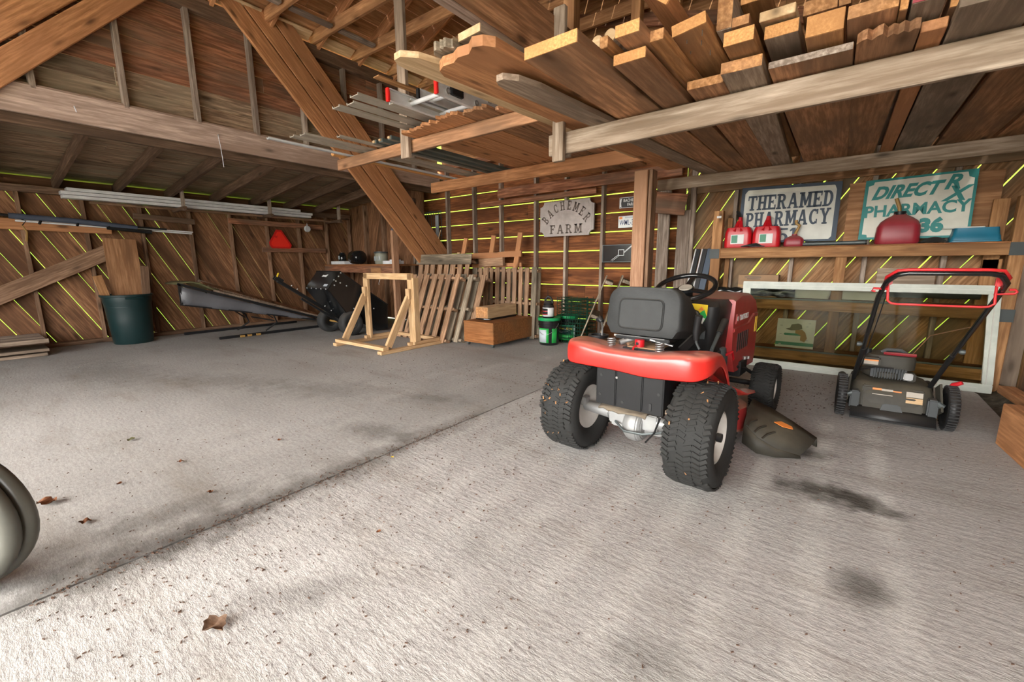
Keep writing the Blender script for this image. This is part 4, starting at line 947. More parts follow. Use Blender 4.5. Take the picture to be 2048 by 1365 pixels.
pallet('dark edged pallet sandwiched right behind the front leaning pallet', (-4.70, 4.22, 0), 0, 21.5, 1.06, 1.02, 7, 'palg')
pallet('third leaning pallet with pale edge, next to the wooden chest', (-4.60, 4.40, 0), -2, 20, 1.06, 1.0, 6, 'pal')
pallet('tall pallet with a wide grey top board behind the leaning ones', (-5.22, 4.74, 0), 0, 11, 1.24, 1.22, 8, 'pal', top=True, back=False)
pallet('upright pallet with close narrow slats behind the chest', (-4.10, 5.08, 0), 0, 3, 1.26, 1.05, 11, 'pal', widths=[.78, .62, .95, .50, .68, .58, .62, .60, .60, .62, .72], back=True)
t = thing('wooden_bench', 'light wooden bench frame with three upright ends resting behind the pallets', 'bench', (-5.0, 5.34, .0))
board('rail', (-1.05, 0, 1.205), (1.10, 0, 1.255), .04, .09, 'brace', t)
board('rail', (.05, .03, 1.07), (1.08, .03, 1.09), .03, .06, 'brace', t)
board('rail', (.3, -.06, 1.12), (.8, -.06, 1.14), .06, .13, 'pal', t)
for x, z0, z1 in ((-.11, .95, 1.53), (.5, .80, 1.55), (1.03, .80, 1.57)):
    board('upright', (x-.05, -.06, z0), (x+.015, .05, z1), .085, .035, 'brace', t, up=(0, -1, 0))
for x in (-1.03, -.2):
    board('end_piece', (x, -.03, 1.15), (x, -.03, 1.30), .06, .03, 'pine', t, up=(0, -1, 0))
board('leg', (-.98, .02, .0), (-1.0, .02, 1.2), .06, .04, 'pal', t, up=(0, -1, 0)); board('leg', (1.02, .02, .0), (1.03, .02, .85), .06, .04, 'pal', t, up=(0, -1, 0))
pallet('narrow slatted pallet leaning on the back wall behind the red mower', (-2.72, 4.98, 0), -66, 21, .62, 1.0, 5, 'palg', back=False)
pallet('second narrow slatted pallet behind the mower seat', (-2.50, 5.06, 0), -66, 19, .60, 1.0, 5, 'palg', back=False)

t = thing('work_stand', 'upright frame of fresh pine two by fours with braced feet', 'stand', (-4.92, 3.62, 0))
for s in (-1, 1):
    x = s*.485
    board('runner', (x+s*.02, -.55, .022), (x+s*.02, .52, .022), .088, .042, 'pine', t)
    board('runner_block', (x-s*.0, -.08, .065), (x-s*.0, .45, .065), .06, .042, 'pine', t)
    board('upright', (x, 0, .045), (x, 0, .985), .088, .042, 'pine', t, up=(0, 1, 0))
    board('upright_backing', (x+s*.05, .03, .09), (x+s*.05, .03, .93), .04, .088, 'pine', t, up=(0, 1, 0))
    board('brace', (x+s*.0, -.40, .08), (x, -.045, .68), .042, .088, 'pine', t, up=(0, 1, .6))
    board('brace_block', (x, -.045, .655), (x, -.045, .79), .07, .042, 'pine', t, up=(0, 1, 0))
board('top_bar', (-.53, 0, .945), (.53, 0, .945), .042, .085, 'pine', t)
board('front_crossbar', (-.57, -.46, .065), (.52, -.46, .065), .088, .042, 'pine', t)
board('back_crossbar', (-.53, .46, .065), (.50, .46, .065), .088, .042, 'pine', t)
mb = MB(); mb.tube([(-.15, -.01, .90), (-.15, -.02, .87), (-.165, -.02, .855), (-.17, -.02, .835), (-.16, -.02, .825)], .004, 6); mb.build('hook', 'chr', t)

# ------------------------------------------------------------------ dump cart and trough
t = thing('dump_cart', 'black tipped garden dump cart with two fat tyres', 'cart', (-6.40, 3.80, 0))
prof = [(-.40, .74), (-.19, 1.0), (.64, .43), (.62, .03), (.40, .03), (-.08, .30)]   # (y, z)
for s in (-1, 1):
    x = s*.33; mb = MB(); T = Matrix(((0, 0, 1, x), (1, 0, 0, 0), (0, 1, 0, 0), (0, 0, 0, 1)))
    mb.prism(prof, -.008, .008, T); mb.build('bin_side', 'blkg', t, bev=.003)
for nm, a, b in (('bin_front', prof[0], prof[1]), ('bin_floor', prof[0], prof[5]), ('bin_floor', prof[5], prof[4]), ('bin_tail', prof[4], prof[3])):
    mb = MB(); mb.bar((0, a[0], a[1]), (0, b[0], b[1]), .66, .014, up=(0, -1, .3)); mb.build(nm, 'blkg', t, bev=.003)
mb = MB(); mb.tube([(-.34, -.19, 1.0), (.34, -.19, 1.0)], .014, 8); mb.tube([(.335, -.19, 1.0), (.335, .64, .43)], .012, 8); mb.tube([(-.335, -.19, 1.0), (-.335, .64, .43)], .012, 8); mb.build('rolled_rim', 'blkg', t, smooth=50)
mb = MB()
for x, y, z in [(.342, -.30+.1*i, .88-.05*i) for i in range(3)] + [(.342, .0+.12*i, .42-.03*(i % 2)) for i in range(4)] + [(-.28+.14*i, -.405, .745) for i in range(5)] + [(.342, -.18, .98), (.342, -.22, .93), (.342, -.27, .86), (.342, -.3, .80)]:
    mb.lathe([(0, .012), (.009, .008), (.012, 0)], 8, Matrix.Translation((x, y, z)) @ (Matrix.Rotation(R(90), 4, 'Y') if x > .3 else Matrix.Rotation(R(90), 4, 'X')))
tag(mb.build('bolt_heads', 'chr', t, smooth=50), kind='stuff')
Tp = Matrix.Translation((0, -.295, .87)) @ Matrix.Rotation(R(-39), 4, 'X') @ TY()
MB().prism([(-.06, .055), (-.04, .095), (.0, .085), (.09, .10), (.07, .05), (.0, .06)], .010, .013, Tp).build('badge', 'white', t)
MB().prism([(.16, -.12), (.26, -.12), (.26, -.08), (.16, -.08)], .010, .013, Tp).build('sticker', 'lgrey', t)
def wheel(parent, c, axis, Ro, w, Ri, rimmat, tyre='rub2', n=28, hubw=.6, dish=.02):
    T = Matrix.Translation(c) @ Vector(axis).to_track_quat('Z', 'Y').to_matrix().to_4x4()
    h = w/2; sh_ = w*.18
    prof = [(Ri, -h*.70), (Ri+.25*(Ro-Ri), -h*.95), (Ri+.55*(Ro-Ri), -h), (Ro-.12*(Ro-Ri)-.004, -h*.93), (Ro-.006, -h*.72), (Ro, -h*.35), (Ro+.002, 0), (Ro, h*.35), (Ro-.006, h*.72), (Ro-.12*(Ro-Ri)-.004, h*.93), (Ri+.55*(Ro-Ri), h), (Ri+.25*(Ro-Ri), h*.95), (Ri, h*.70)]
    ty = MB().lathe(prof, n, T).build('tyre', tyre, parent, smooth=70)
    rp = [(Ri+.006, h*.72), (Ri-.006, h*.74), (Ri-.014, h*.60), (Ri*.8, h*hubw-dish), (Ri*.45, h*hubw-dish), (Ri*.32, h*hubw+.004), (Ri*.18, h*hubw+.01), (0, h*hubw+.01)]
    rp = rp + [(0, -h*.4), (Ri*.5, -h*.4), (Ri-.006, -h*.74), (Ri+.006, -h*.72)]
    rm = MB().lathe(rp, n, T).build('rim', rimmat, parent, smooth=45)
    return ty, rm, T
for s in (-1, 1): wheel(t, (s*.32, -.06, .19), (s, 0, 0), .19, .165, .085, 'blkm')
mb = MB(); mb.cyl((-.32, -.06, .19), (.32, -.06, .19), .016, 10); mb.build('axle', 'tan', t)
mb = MB(); mb.bar((-.07, .05, .20), (-.10, -.92, .88), .05, .045, up=(0, 1, 1)); mb.bar((-.0, .0, .14), (-.06, -.62, .60), .035, .03, up=(0, 1, 1)); mb.build('tow_bar', 'blkm', t, bev=.003)
mb = MB(); mb.bar((-.13, -.86, .86), (-.13, -.96, .93), .012, .06, up=(0, 1, 1)); mb.bar((-.07, -.86, .86), (-.07, -.96, .93), .012, .06, up=(0, 1, 1)); mb.build('clevis', 'blkm', t)
MB().cyl((-.10, -.94, .90), (-.03, -.93, .99), .010, 8).build('hitch_pin', 'yellow', t)
mb = MB()
for x, y, z in ((-.07, -.72, .78), (-.07, -.64, .725), (-.03, -.25, .44), (-.03, -.15, .36)): mb.lathe([(0, .010), (.010, .006), (.012, 0)], 8, Matrix.Translation((x, y-.02, z+.02)) @ Matrix.Rotation(R(50), 4, 'X'))
mb.build('bolt', 'chr', t, smooth=50)

t = thing('feed_trough', 'long tilted metal trough with grey tarp skirt on black skids', 'trough', (-7.55, 2.9, 0))
hi, lo = Vector((0, -.98, .85)), Vector((0, 1.20, .10)); dv = (lo-hi)
mb = MB(); mb.bar(hi+Vector((-.25, .35, -.16)), lo+Vector((-.25, 0, 0)), .45, .012); mb.build('trough_floor', 'lathe', t)
for x, m_ in ((.17, 'lumg'), (-.05, 'lathe'), (-.42, 'lumg')):
    mb = MB(); mb.bar(hi+Vector((x, .42, -.13+(.15 if x < -.3 else .07 if x < 0 else .01))), lo+Vector((x, .02, .02)), .05, .035); mb.build('side_rail', m_, t, bev=.003)
mb = MB(); mb.bar(hi+Vector((-.10, .40, -.06)), lo+Vector((-.10, .02, .03)), .50, .02, up=(.28, 0, 1)); mb.build('cover_board', 'lumd', t)
mb = MB(); mb.grid([[tuple(hi + dv*k + Vector((.21, 0, -.03-.26*(1-k)*j/3 + .0*k)) + Vector((.018*math.sin(k*26+j*.8)*(j > 0), 0, 0))) for k in [i/16 for i in range(15)]] for j in range(4)]); mb.build('tarp_skirt', 'tarp', t, smooth=80, solid=.004)
mb = MB(); mb.bar(hi+Vector((.215, -.02, .0)), lo+Vector((.215, 0, .0)), .02, .035); mb.bar(hi+Vector((.21, -.02, -.29)), lo+Vector((.21, -.15, .02)), .015, .02); mb.bar(hi+Vector((.215, 0, 0)), hi+Vector((.215, 0, -.29)), .02, .03); mb.build('skirt_frame', 'blkm', t)
mb = MB(); rows = [[(x, -.98+.48*k, .845+.06*math.sin(math.pi*min(1, k*1.25))-.10*k) for x in (-.42, -.2, 0, .2)] for k in [i/6 for i in range(7)]]; mb.grid(rows); mb.build('hood', 'olive', t, smooth=60, solid=.02)
for x, y0, y1 in ((.22, -.58, 1.35), (-.75, -.75, 1.05)):
    mb = MB(); mb.bar((x, y0, .022), (x, y1, .022), .04, .04); mb.build('skid', 'blkm', t, bev=.004)
def leg(x, y, ztop, xk, yk):
    mb = MB(); mb.tube([(x, y, ztop), (xk, yk, .30), (xk-.03, yk+.06, .16), (xk-.06, yk-.12, .04)], .014, 6); mb.tube([(x, y+.05, ztop-.02), (xk, yk+.02, .28)], .010, 6); mb.tube([(x, y-.06, ztop), (xk-.02, yk, .24)], .009, 6); mb.build('leg', 'blkm', t, smooth=50)
leg(.22, -.62, .72, -.30, .0, ); leg(.20, -.05, .52, .16, .25)
mb = MB(); mb.bar((.16, .25, .2), (-.7, .25, .2), .02, .02); mb.build('crossbar', 'blkm', t)
mb = MB()
for y in (-.28, -.18, -.05): mb.box((.27, y, .02), (.03, .06, .03))
mb.build('rust_block', 'tan', t)

# ------------------------------------------------------------------ left wall things
t = thing('trash_can', 'tall dark green plastic bin holding plywood offcuts against the left wall', 'bin', (-8.14, 1.50, 0))
MB().lathe([(0, .0), (.215, 0), (.225, .012), (.250, .36), (.262, .56), (.272, .60), (.275, .67), (.295, .675), (.298, .70), (.285, .705), (.272, .69), (.262, .60), (.215, .03), (0, .03)], 32).build('body', 'dkgreen', t, smooth=45)
mb = MB(); mb.tube([(.292*math.cos(R(a)), .292*math.sin(R(a)), .655) for a in range(-15, 26, 5)], .014, 6); mb.build('handle', 'dkgreen', t, smooth=50)
mb = MB(); mb.grid([[(.2645*math.cos(R(a))+.0, .2645*math.sin(R(a)), z) for a in range(-60, 30, 8)] for z in (.53, .535)]); mb.build('moulded_ring', 'dkgreen', t, solid=.006)
pg = 'plywood offcuts standing in the green bin'
t = thing('plywood_offcut', 'tall red brown plywood offcut, widest piece in the green bin', 'offcut', (-8.20, 1.54, .05), 0, pg); board('sheet', (-.02, -.0, 0), (-.15, .02, 1.44), .37, .014, 'plyr', t, up=(1, 0, .1))
t = thing('plywood_offcut', 'short pointed plywood offcut at the left in the green bin', 'offcut', (-8.14, 1.34, .05), 0, pg); board('sheet', (.0, .04, 0), (-.10, -.10, .92), .10, .014, 'shelfw', t, up=(1, 0, .1))
t = thing('plywood_offcut', 'narrow stick at the right in the green bin', 'offcut', (-8.12, 1.68, .05), 0, pg); board('sheet', (.0, .0, 0), (-.12, .09, 1.05), .10, .02, 'stud', t, up=(1, 0, .1))
g = 'flat boards stacked at the left edge'
for i, (z, w, lb, m_) in enumerate(((.02, .92, 'bottom pale board of the low pile by the left edge', 'lumg'), (.075, .95, 'second pale board of the low pile by the left edge', 'lumg'), (.155, .5, 'dark spacer board in the low pile by the left edge', 'raft'), (.215, .9, 'topmost slatted grey board of the low pile by the left edge', 'grey'))):
    t = thing('stacked_board', lb, 'board', (-8.02+.0*i, .18, z), 0, g)
    if i < 3: board('body', (0, -.75, 0), (0, .42+.02*i, 0), w*.5, .036, m_, t)
    else:
        for k in range(5): board('slat', (-.30+.15*k, -.75, 0), (-.30+.15*k, .42, 0), .13, .03, m_, t)
        board('end_batten', (.36, -.75, -.01), (.36, .44, -.01), .03, .05, 'lumg', t)
g = 'white trim boards on the left wall brackets'
for i, (dx, z, y0, y1, lb) in enumerate(((0, 2.02, 1.05, 4.42, 'lowest white trim board on the left wall brackets'), (0, 2.068, 1.04, 4.45, 'middle white trim board on the left wall brackets'), (.0, 2.115, 1.10, 4.22, 'topmost white trim board on the left wall brackets'))):
    t = thing('white_trim_board', lb, 'trim board', (-8.36+dx, y0, z), 0, g); board('body', (0, 0, 0), (0, y1-y0, .0), .16, .042, 'whp', t, bev=.003)
wk = thing('wall_bracket', 'row of rough bracket arms and hangers carrying the white trim boards', 'bracket', (-8.3, 2.5, 1.99))
for y in (-.2, 1.05, 2.35): board('arm', (-.22, y, -.03), (.34, y, -.03), .05, .05, 'raft', wk); board('hanger', (.27, y, -.06), (.27, y, .40), .09, .03, 'grey', wk, up=(0, 1, 0))
board('rail', (.0, -1.2, -.028), (.0, 2.6, -.028), .05, .03, 'stud', wk)
t = thing('foam_pole', 'slate grey foam wrapped pole hung along the left wall', 'pole', (-8.40, .55, 1.735))
MB().tube([(0, 0, 0), (0, .6, -.025), (0, 1.24, -.08)], .036, 12).build('foam', 'pole', t, smooth=60)
mb = MB(); mb.tube([(0, -.9, .02), (0, -.2, .02), (0, .02, .0)], .018, 8); mb.tube([(.02, .9, -.10), (.02, 1.40, -.13)], [.02, .03], 8); mb.tube([(-.02, 1.2, -.06), (-.02, 1.6, -.075)], .014, 8); mb.build('black_sleeve', 'blk', t, smooth=60)
mb = MB()
for y in (.28, .63, .95): mb.bar((.0, y, -.02), (.03, y-.03, -.09), .02, .02)
mb.build('clip', 'blk', t)
g = 'white plastic strips beneath the foam pole'
for i, (z, y1, lb) in enumerate(((1.665, 2.5, 'upper white plastic strip beneath the foam pole'), (1.640, 2.48, 'lower white plastic strip beneath the foam pole'))):
    t = thing('plastic_strip', lb, 'strip', (-8.45, .6, z)); t['group'] = g; board('strip', (0, 0, .04), (0, y1-.6, -.03), .02, .02, 'whp', t)
t = thing('warning_triangle', 'orange red slow vehicle triangle on the left wall', 'triangle', (-8.475, 3.88, 1.58))
T = Matrix(((0, 0, 1, 0), (1, 0, 0, 0), (0, 1, 0, 0), (0, 0, 0, 1)))
MB().prism([(-.20, -.115), (-.16, -.165), (.17, -.165), (.205, -.10), (.035, .175), (-.06, .175), (-.205, -.06)], -.004, 0, T).build('border', 'smvd', t)
MB().prism([(-.165, -.10), (-.135, -.135), (.15, -.135), (.168, -.10), (.02, .14), (-.04, .14), (-.165, -.06)], 0, .004, T).build('face', 'smv', t)
MB().prism([(-.105, .035), (-.06, .02), (-.04, .075), (-.07, .06), (-.095, .085)], .004, .006, T).build('scuff', 'smvd', t)
t = thing('plastic_disc', 'small round pale plastic disc hung on the left wall girt', 'disc', (-8.42, 4.39, 1.80))
mb = MB(); mb.lathe([(0, .03), (.05, .03), (.062, .015), (.065, 0), (0, 0)], 14, Matrix.Rotation(R(90), 4, 'Y')); mb.build('cap', 'vinyw', t, smooth=50)
MB().prism([(-.02, .04), (.02, .05), (0, .11)], 0, .006, T).build('tab', 'vinyw', t)
t = thing('hand_brush', 'small brush with black cord hung under the foam pole', 'brush', (-8.40, .66, 1.42)); MB().tube([(0, 0, 0), (0, .02, .12), (0, -.01, .2)], [.016, .012, .008], 7).build('handle', 'tan', t, smooth=50); MB().tube([(0, -.01, .2), (0, .03, .26), (0, -.06, .30)], .006, 5).build('cord', 'blk', t)
t = thing('dangling_string', 'pale string dangling from a hook on the grey tie beam', 'string', (XT+.06, 2.08, 2.55))
MB().tube([(0, 0, 0), (.0, .01, -.1), (.004, .015, -.22), (.0, .02, -.33)], .0035, 5).build('string', 'string', t); MB().tube([(-.02, 0, .01), (.01, 0, .015), (.012, 0, -.01)], .006, 5).build('hook', 'chr', t)
t = thing('dangling_string', 'short string stub on a nail near the left end of the grey tie beam', 'string', (XT+.06, .92, 2.56)); MB().tube([(0, 0, 0), (0, .01, -.05)], .004, 5).build('string', 'string', t)
# corner shelf behind the cart
t = thing('corner_shelf', 'plain board shelf in the back left corner behind the cart', 'shelf', (-7.3, 4.95, 0))
board('shelf_board', (-1.15, .05, 1.095), (1.25, .05, 1.095), .60, .03, 'ply', t); board('apron', (-1.15, -.23, 1.02), (1.25, -.23, 1.02), .03, .13, 'clad', t); board('label_block', (.45, -.25, 1.0), (.75, -.25, 1.0), .02, .09, 'tie', t)
for x in (-1.1, 1.2): board('leg', (x, .1, 0), (x, .1, 1.08), .06, .06, 'stud', t, up=(0, 1, 0))
t = thing('flat_carton', 'flat white carton at the left on the corner shelf', 'box', (-7.95, 4.80, 1.112)); MB().box((0, 0, .03), (.48, .2, .06)).build('carton', 'whp', t, bev=.003)
t = thing('flat_carton', 'flat white carton next to the pinkish post on the corner shelf', 'box', (-6.35, 4.82, 1.112)); MB().box((0, 0, .028), (.34, .2, .056)).build('carton', 'whp', t, bev=.003); MB().box((.06, 0, .066), (.12, .15, .02)).build('lid_flap', 'whp', t)
t = thing('paint_jar', 'black jar with pale print on the flat white carton', 'jar', (-7.93, 4.80, 1.174)); MB().lathe([(0, 0), (.07, 0), (.075, .01), (.075, .12), (.05, .15), (.05, .165), (0, .165)], 16).build('jar', 'blkg', t, smooth=45); MB().box((.0, -.076, .07), (.04, .003, .07)).build('print', 'lgrey', t)
t = thing('white_jug', 'white plastic jug behind the black drum on the corner shelf', 'jug', (-7.68, 4.95, 1.112)); MB().lathe([(0, 0), (.06, 0), (.065, .02), (.065, .17), (.03, .22), (.025, .25), (0, .25)], 14).build('body', 'whp', t, smooth=45); MB().tube([(.05, 0, .18), (.10, 0, .16), (.09, 0, .09), (.06, 0, .07)], .012, 6).build('handle', 'whp', t, smooth=50)
t = thing('black_drum', 'black round topped drum lying on the corner shelf', 'drum', (-7.45, 4.82, 1.115)); MB().lathe([(0, -.15), (.10, -.15), (.125, -.13), (.13, 0), (.125, .13), (.10, .15), (0, .15)], 20, Matrix.Translation((0, 0, .125)) @ Matrix.Rotation(R(90), 4, 'Y')).build('drum', 'blkg', t, smooth=50)
t = thing('glass_jar', 'wide cloudy glass jar on the corner shelf', 'jar', (-6.83, 4.92, 1.112)); MB().lathe([(0, 0), (.11, 0), (.12, .015), (.12, .17), (.115, .18), (.12, .19), (.12, .20), (0, .20)], 20).build('jar', 'clear', t, smooth=45); MB().lathe([(.122, .195), (.126, .20), (.126, .225), (0, .225)], 20).build('lid', 'zinc', t, smooth=45); mb = MB(); [mb.bar((.123*math.cos(R(a)), .123*math.sin(R(a)), .06), (.123*math.cos(R(a)), .123*math.sin(R(a)), .14), .012, .004) for a in range(230, 320, 14)]; mb.build('embossed_letters', 'lgrey', t)
t = thing('blue_rod', 'blue rod standing behind the pinkish post', 'rod', (-6.16, 4.72, 1.112)); MB().cyl((0, 0, 0), (-.03, 0, .60), .022, 8).build('rod', 'pole', t)

# ------------------------------------------------------------------ riding mower
rm = thing('riding_mower', 'red and black ride on lawn mower parked in the middle of the floor', 'mower', (-.83, 2.19, 0), -4)
def treads(parent, T, Ro, w, n, name='tread'):
    mb = MB(); ws = [-.46, -.30, -.14, .02, .18, .34, .46]
    for i in range(n):
        a0 = 2*math.pi*i/n
        for row, dz in ((0, 0), (1, .5)):
            pts = []
            for k, q in enumerate(ws):
                a = a0 + (2*math.pi/n)*(dz + (.26 if k % 2 else -.02)); rr = Ro + .001 - (.010 if abs(q) > .4 else 0)
                pts.append((rr*math.cos(a), rr*math.sin(a), q*w))
            for k in range(len(pts)-1):
                if (k + i + row) % 6 == 5: continue
                p, q = Vector(pts[k]), Vector(pts[k+1]); c = (p+q)/2
                mb.bar(p, q, .017 if w > .18 else .012, .010, up=(c.x, c.y, 0), T=T)
    o = mb.build(name, 'rub', parent); tag(o, kind='stuff'); return o
for s in (-1, 1):
    ty, rmm, T = wheel(rm, (s*.36, 0, .262), (s, 0, 0), .258, .225, .128, 'rim', 'rub', 40, hubw=.55, dish=.02); treads(rm, T, .258, .225, 30)
    MB().cyl((s*.36+s*.07, 0, .262), (s*.36+s*.095, 0, .262), .022, 12).build('hub_cap', 'tan' if s < 0 else 'blk', rm, smooth=40)
    ty, rmm, T = wheel(rm, (s*.37, 1.42, .182), (s, 0, 0), .178, .160, .085, 'rim', 'rub', 32, hubw=.6, dish=.015); treads(rm, T, .178, .160, 24)
    MB().cyl((s*.20, 0, .262), (s*.30, 0, .262), .016, 10).build('half_shaft', 'blkm', rm, smooth=40)
# leaf litter caught in the treads
mb = MB()
for i in range(36):
    s = random.choice((-1, 1)); a = R(ru(60, 215)); x = s*.36+ru(-.09, .09); Tq = Matrix.Translation((x, -.263*math.sin(a)*1.0, .262+.263*math.cos(a)*-1)) @ Euler((ru(0, 6), ru(0, 6), ru(0, 6))).to_matrix().to_4x4()
    mb.box((0, 0, 0), (.016, .007, .002), Tq)
tag(mb.build('caught_litter', 'lum', rm), kind='stuff')
# rear fender deck: rounded wings that drop in front of the wheels, flat dusty middle
HW = .405
out = [(-HW, .29-.03*i) for i in range(11)]
out += [(p[0], p[1]) for p in arc(-HW+.13, -.02, .135, 185, 262, 7, .13)]
out += [(-.24+.04*i, -.155) for i in range(13)]
out += [(p[0], p[1]) for p in arc(HW-.13, -.02, .135, 278, 355, 7, .13)]
out += [(HW, -.01+.03*i) for i in range(11)]
drop = lambda y: 3.6*max(0, y-.04)**2
def ztop(x, y): return .652 + .034*math.exp(-((abs(x)-.31)/.11)**2)*(1 if y > -.1 else .6) - drop(y)
def zlip(x, y):
    k = min(1, max(0, (y+.13)/.16)) if abs(x) > .25 else 0
    return .548 - .012*math.exp(-((x-.12)/.12)**2) + .05*k - .85*drop(y) - .10*max(0, y-.1)
rows = []
for f, inn in ((0, .004), (.45, 0), (.78, .006), (.94, .02), (1, .045)):
    rows.append([(x*(1-inn), y+(inn*.5 if y < 0 else 0), zlip(x, y) + (ztop(x, y)-zlip(x, y))*f) for x, y in out])
for sx, dz in ((.84, .004), (.62, -.006), (.34, -.022), (.0, -.024)):
    rows.append([(x*sx, y*(1 if y > 0 else .55)+.02*(1-sx), .652 + (ztop(x, y)-.652)*min(1, sx*1.25)*(1 if sx > .3 else .3) + dz) for x, y in out])
mb = MB(); mb.grid(rows); mb.build('fender', 'red', rm, smooth=80, solid=.005, sub=1)
for s in (-1, 1):
    mb = MB(); mb.grid([[(s*x, y, z) for x, y, z in ((.225, -.10, .56), (.225, .2, .58), (.225, .34, .50))], [(s*x, y, z) for x, y, z in ((.23, -.10, .615), (.23, .15, .61), (.23, .34, .54))], [(s*x, y, z) for x, y, z in ((.39, -.05, .615), (.39, .12, .60), (.39, .29, .45))]]); mb.build('inner_fender', 'red', rm, smooth=60, solid=.004)
    mb = MB(); mb.grid([[(s*.24, .30, .50), (s*.40, .29, .45)], [(s*.24, .46, .33), (s*.43, .44, .40)], [(s*.24, .62, .27), (s*.45, .60, .33)], [(s*.24, .98, .27), (s*.44, .96, .28)]]); mb.build('footrest', 'red' if s > 0 else 'redh', rm, smooth=50, solid=.02, sub=1)
# rear plate with pressed ribs
mb = MB(); mb.box((.01, -.105, .455), (.37, .006, .235)); mb.build('rear_plate', 'blkm', rm, bev=.002)
for x in (-.075, .075): mb = MB(); mb.box((x, -.112, .455), (.035, .014, .225)); mb.build('plate_rib', 'blkm', rm, bev=.005)
mb = MB()
for x, z in ((-.02, .545), (-.15, .50), (-.02, .37), (.175, .45), (-.155, .39)): mb.cyl((x, -.110, z), (x, -.107, z), .008, 10)
mb.build('plate_hole', 'black', rm)
MB().box((.135, -.110, .375), (.012, .004, .04)).build('slot', 'black', rm)
MB().cyl((-.055, -.115, .50), (-.055, -.108, .50), .007, 8).build('bolt', 'chr', rm)
MB().box((.197, .02, .455), (.006, .25, .235)).build('side_plate', 'blkm', rm, bev=.002); MB().box((-.178, .02, .455), (.006, .25, .235)).build('side_plate', 'blkm', rm, bev=.002)
mb = MB(); mb.box((.23, .06, .36), (.05, .30, .02)); mb.bar((.21, -.05, .30), (.30, .30, .42), .04, .012); mb.build('lift_arm', 'lumg', rm)
# transaxle
mb = MB(); mb.cyl((-.31, 0, .262), (-.13, -.01, .262), .030, 14, .036); mb.cyl((.13, -.01, .262), (.31, 0, .262), .036, 14, .030)
mb.lathe([(0, -.06), (.07, -.055), (.09, -.03), (.095, 0), (.09, .03), (.07, .05), (0, .055)], 20, Matrix.Translation((.02, .0, .225)) @ Matrix.Rotation(R(90), 4, 'Y'))
mb.box((.01, .01, .262), (.28, .11, .09)); mb.prism([(-.15, -.04), (.15, -.04), (.08, .06), (-.06, .06)], .19, .30, Matrix.Translation((.02, .02, 0))); mb.build('transaxle', 'alu', rm, smooth=35, bev=.006)
mb = MB(); mb.grid([[(-.15+.03*i, -.13+.025*j, .318 + .010*math.sin(i*1.9)*math.sin(j*2+i)+.006*j) for i in range(10)] for j in range(6)]); mb.build('dirt_heap', 'dirt', rm, smooth=80, solid=.01)
for x in (-.30, .29): MB().box((x, -.02, .30), (.03, .06, .05)).build('axle_bracket', 'alu', rm, bev=.004)
MB().tube([(.19, -.11, .33), (.16, -.10, .24), (.10, -.06, .16)], .005, 6).build('cable', 'blk', rm, smooth=60)
MB().tube([(-.08, -.06, .235), (0, -.115, .215), (.10, -.11, .22), (.22, -.05, .245)], .007, 6).build('brake_rod', 'zinc', rm, smooth=60)
# seat
def cushion(nm, outline, y0, y1, mat, T=None, puff=.02):
    rows = []
    for y, k in ((y1, .90), (y1-.012, .97), ((y0+y1)/2, 1), (y0+.02, .985), (y0, .93)):
        rows.append([(px*k, y, py) for px, py in outline])
    rows = [r+[r[0]] for r in rows]; mb = MB(); mb.grid(rows, T)
    mb.add([(px*.93, y0, py) for px, py in outline], [tuple(range(len(outline)))], T); mb.add([(px*.9, y1, py) for px, py in outline], [tuple(range(len(outline)))], T)
    return mb.build(nm, mat, rm, smooth=50)
so_ = [(.185, 0)] + arc(.19, .06, .03, -60, 0, 3) + arc(.13, .185, .085, 0, 90, 7) + arc(-.13, .185, .085, 90, 180, 7) + arc(-.19, .06, .03, 180, 240, 3) + [(-.185, 0)]
Ts = Matrix.Translation((-.035, .125, .70)) @ Matrix.Rotation(R(-7), 4, 'X')
rows = []
for y, k, cut in ((-.030, .93, 9), (-.022, .975, 9), (.0, 1, 9), (.05, 1, 9), (.08, .99, .262), (.13, .985, .235), (.20, .98, .165), (.28, .98, .105), (.40, .97, .075), (.46, .93, .05)):
    rows.append([(px*k, y, min(cut, py*(k if k < .96 else 1)+(.015 if k < .96 else 0))) for px, py in so_])
mb = MB(); mb.grid([r+[r[0]] for r in rows], Ts); mb.add(rows[0], [tuple(range(len(so_)))], Ts); mb.add(rows[-1], [tuple(range(len(so_)))], Ts); mb.build('seat', 'seat', rm, smooth=50)
rr = rounded(.255, .165, .03, 4)
mb = MB(); pts = [Ts @ Vector((px-.005, -.031, py+.118)) for px, py in rr]; mb.tube(pts, .0055, 6, closed=True); mb.build('seat_piping', 'seat', rm, smooth=60)
MB().prism([(px*.98, py*.98) for px, py in rr], 0, .006, Ts @ Matrix.Translation((-.005, -.030, .118)) @ TY()).build('seat_panel', 'seat', rm, bev=.003)
MB().box((-.01, -.026, .254), (.004, .003, .012), Ts).build('scratch', 'white', rm); MB().box((.02, -.026, .258), (.020, .003, .005), Ts).build('scratch', 'white', rm)
mb = MB(); mb.box((-.03, .16, .682), (.32, .10, .02)); mb.box((-.03, .36, .672), (.28, .36, .012)); mb.build('seat_pan', 'blkm', rm, bev=.004)
mb = MB(); mb.box((-.05, .12, .688), (.30, .012, .010)); mb.bar((.02, .12, .684), (.14, .14, .66), .03, .006); mb.build('pan_flange', 'chr', rm)
MB().bar((.16, .20, .625), (.20, .28, .69), .012, .05).build('seat_hinge', 'blkm', rm); MB().bar((-.2, .2, .625), (-.22, .30, .69), .012, .05).build('seat_hinge', 'blkm', rm)
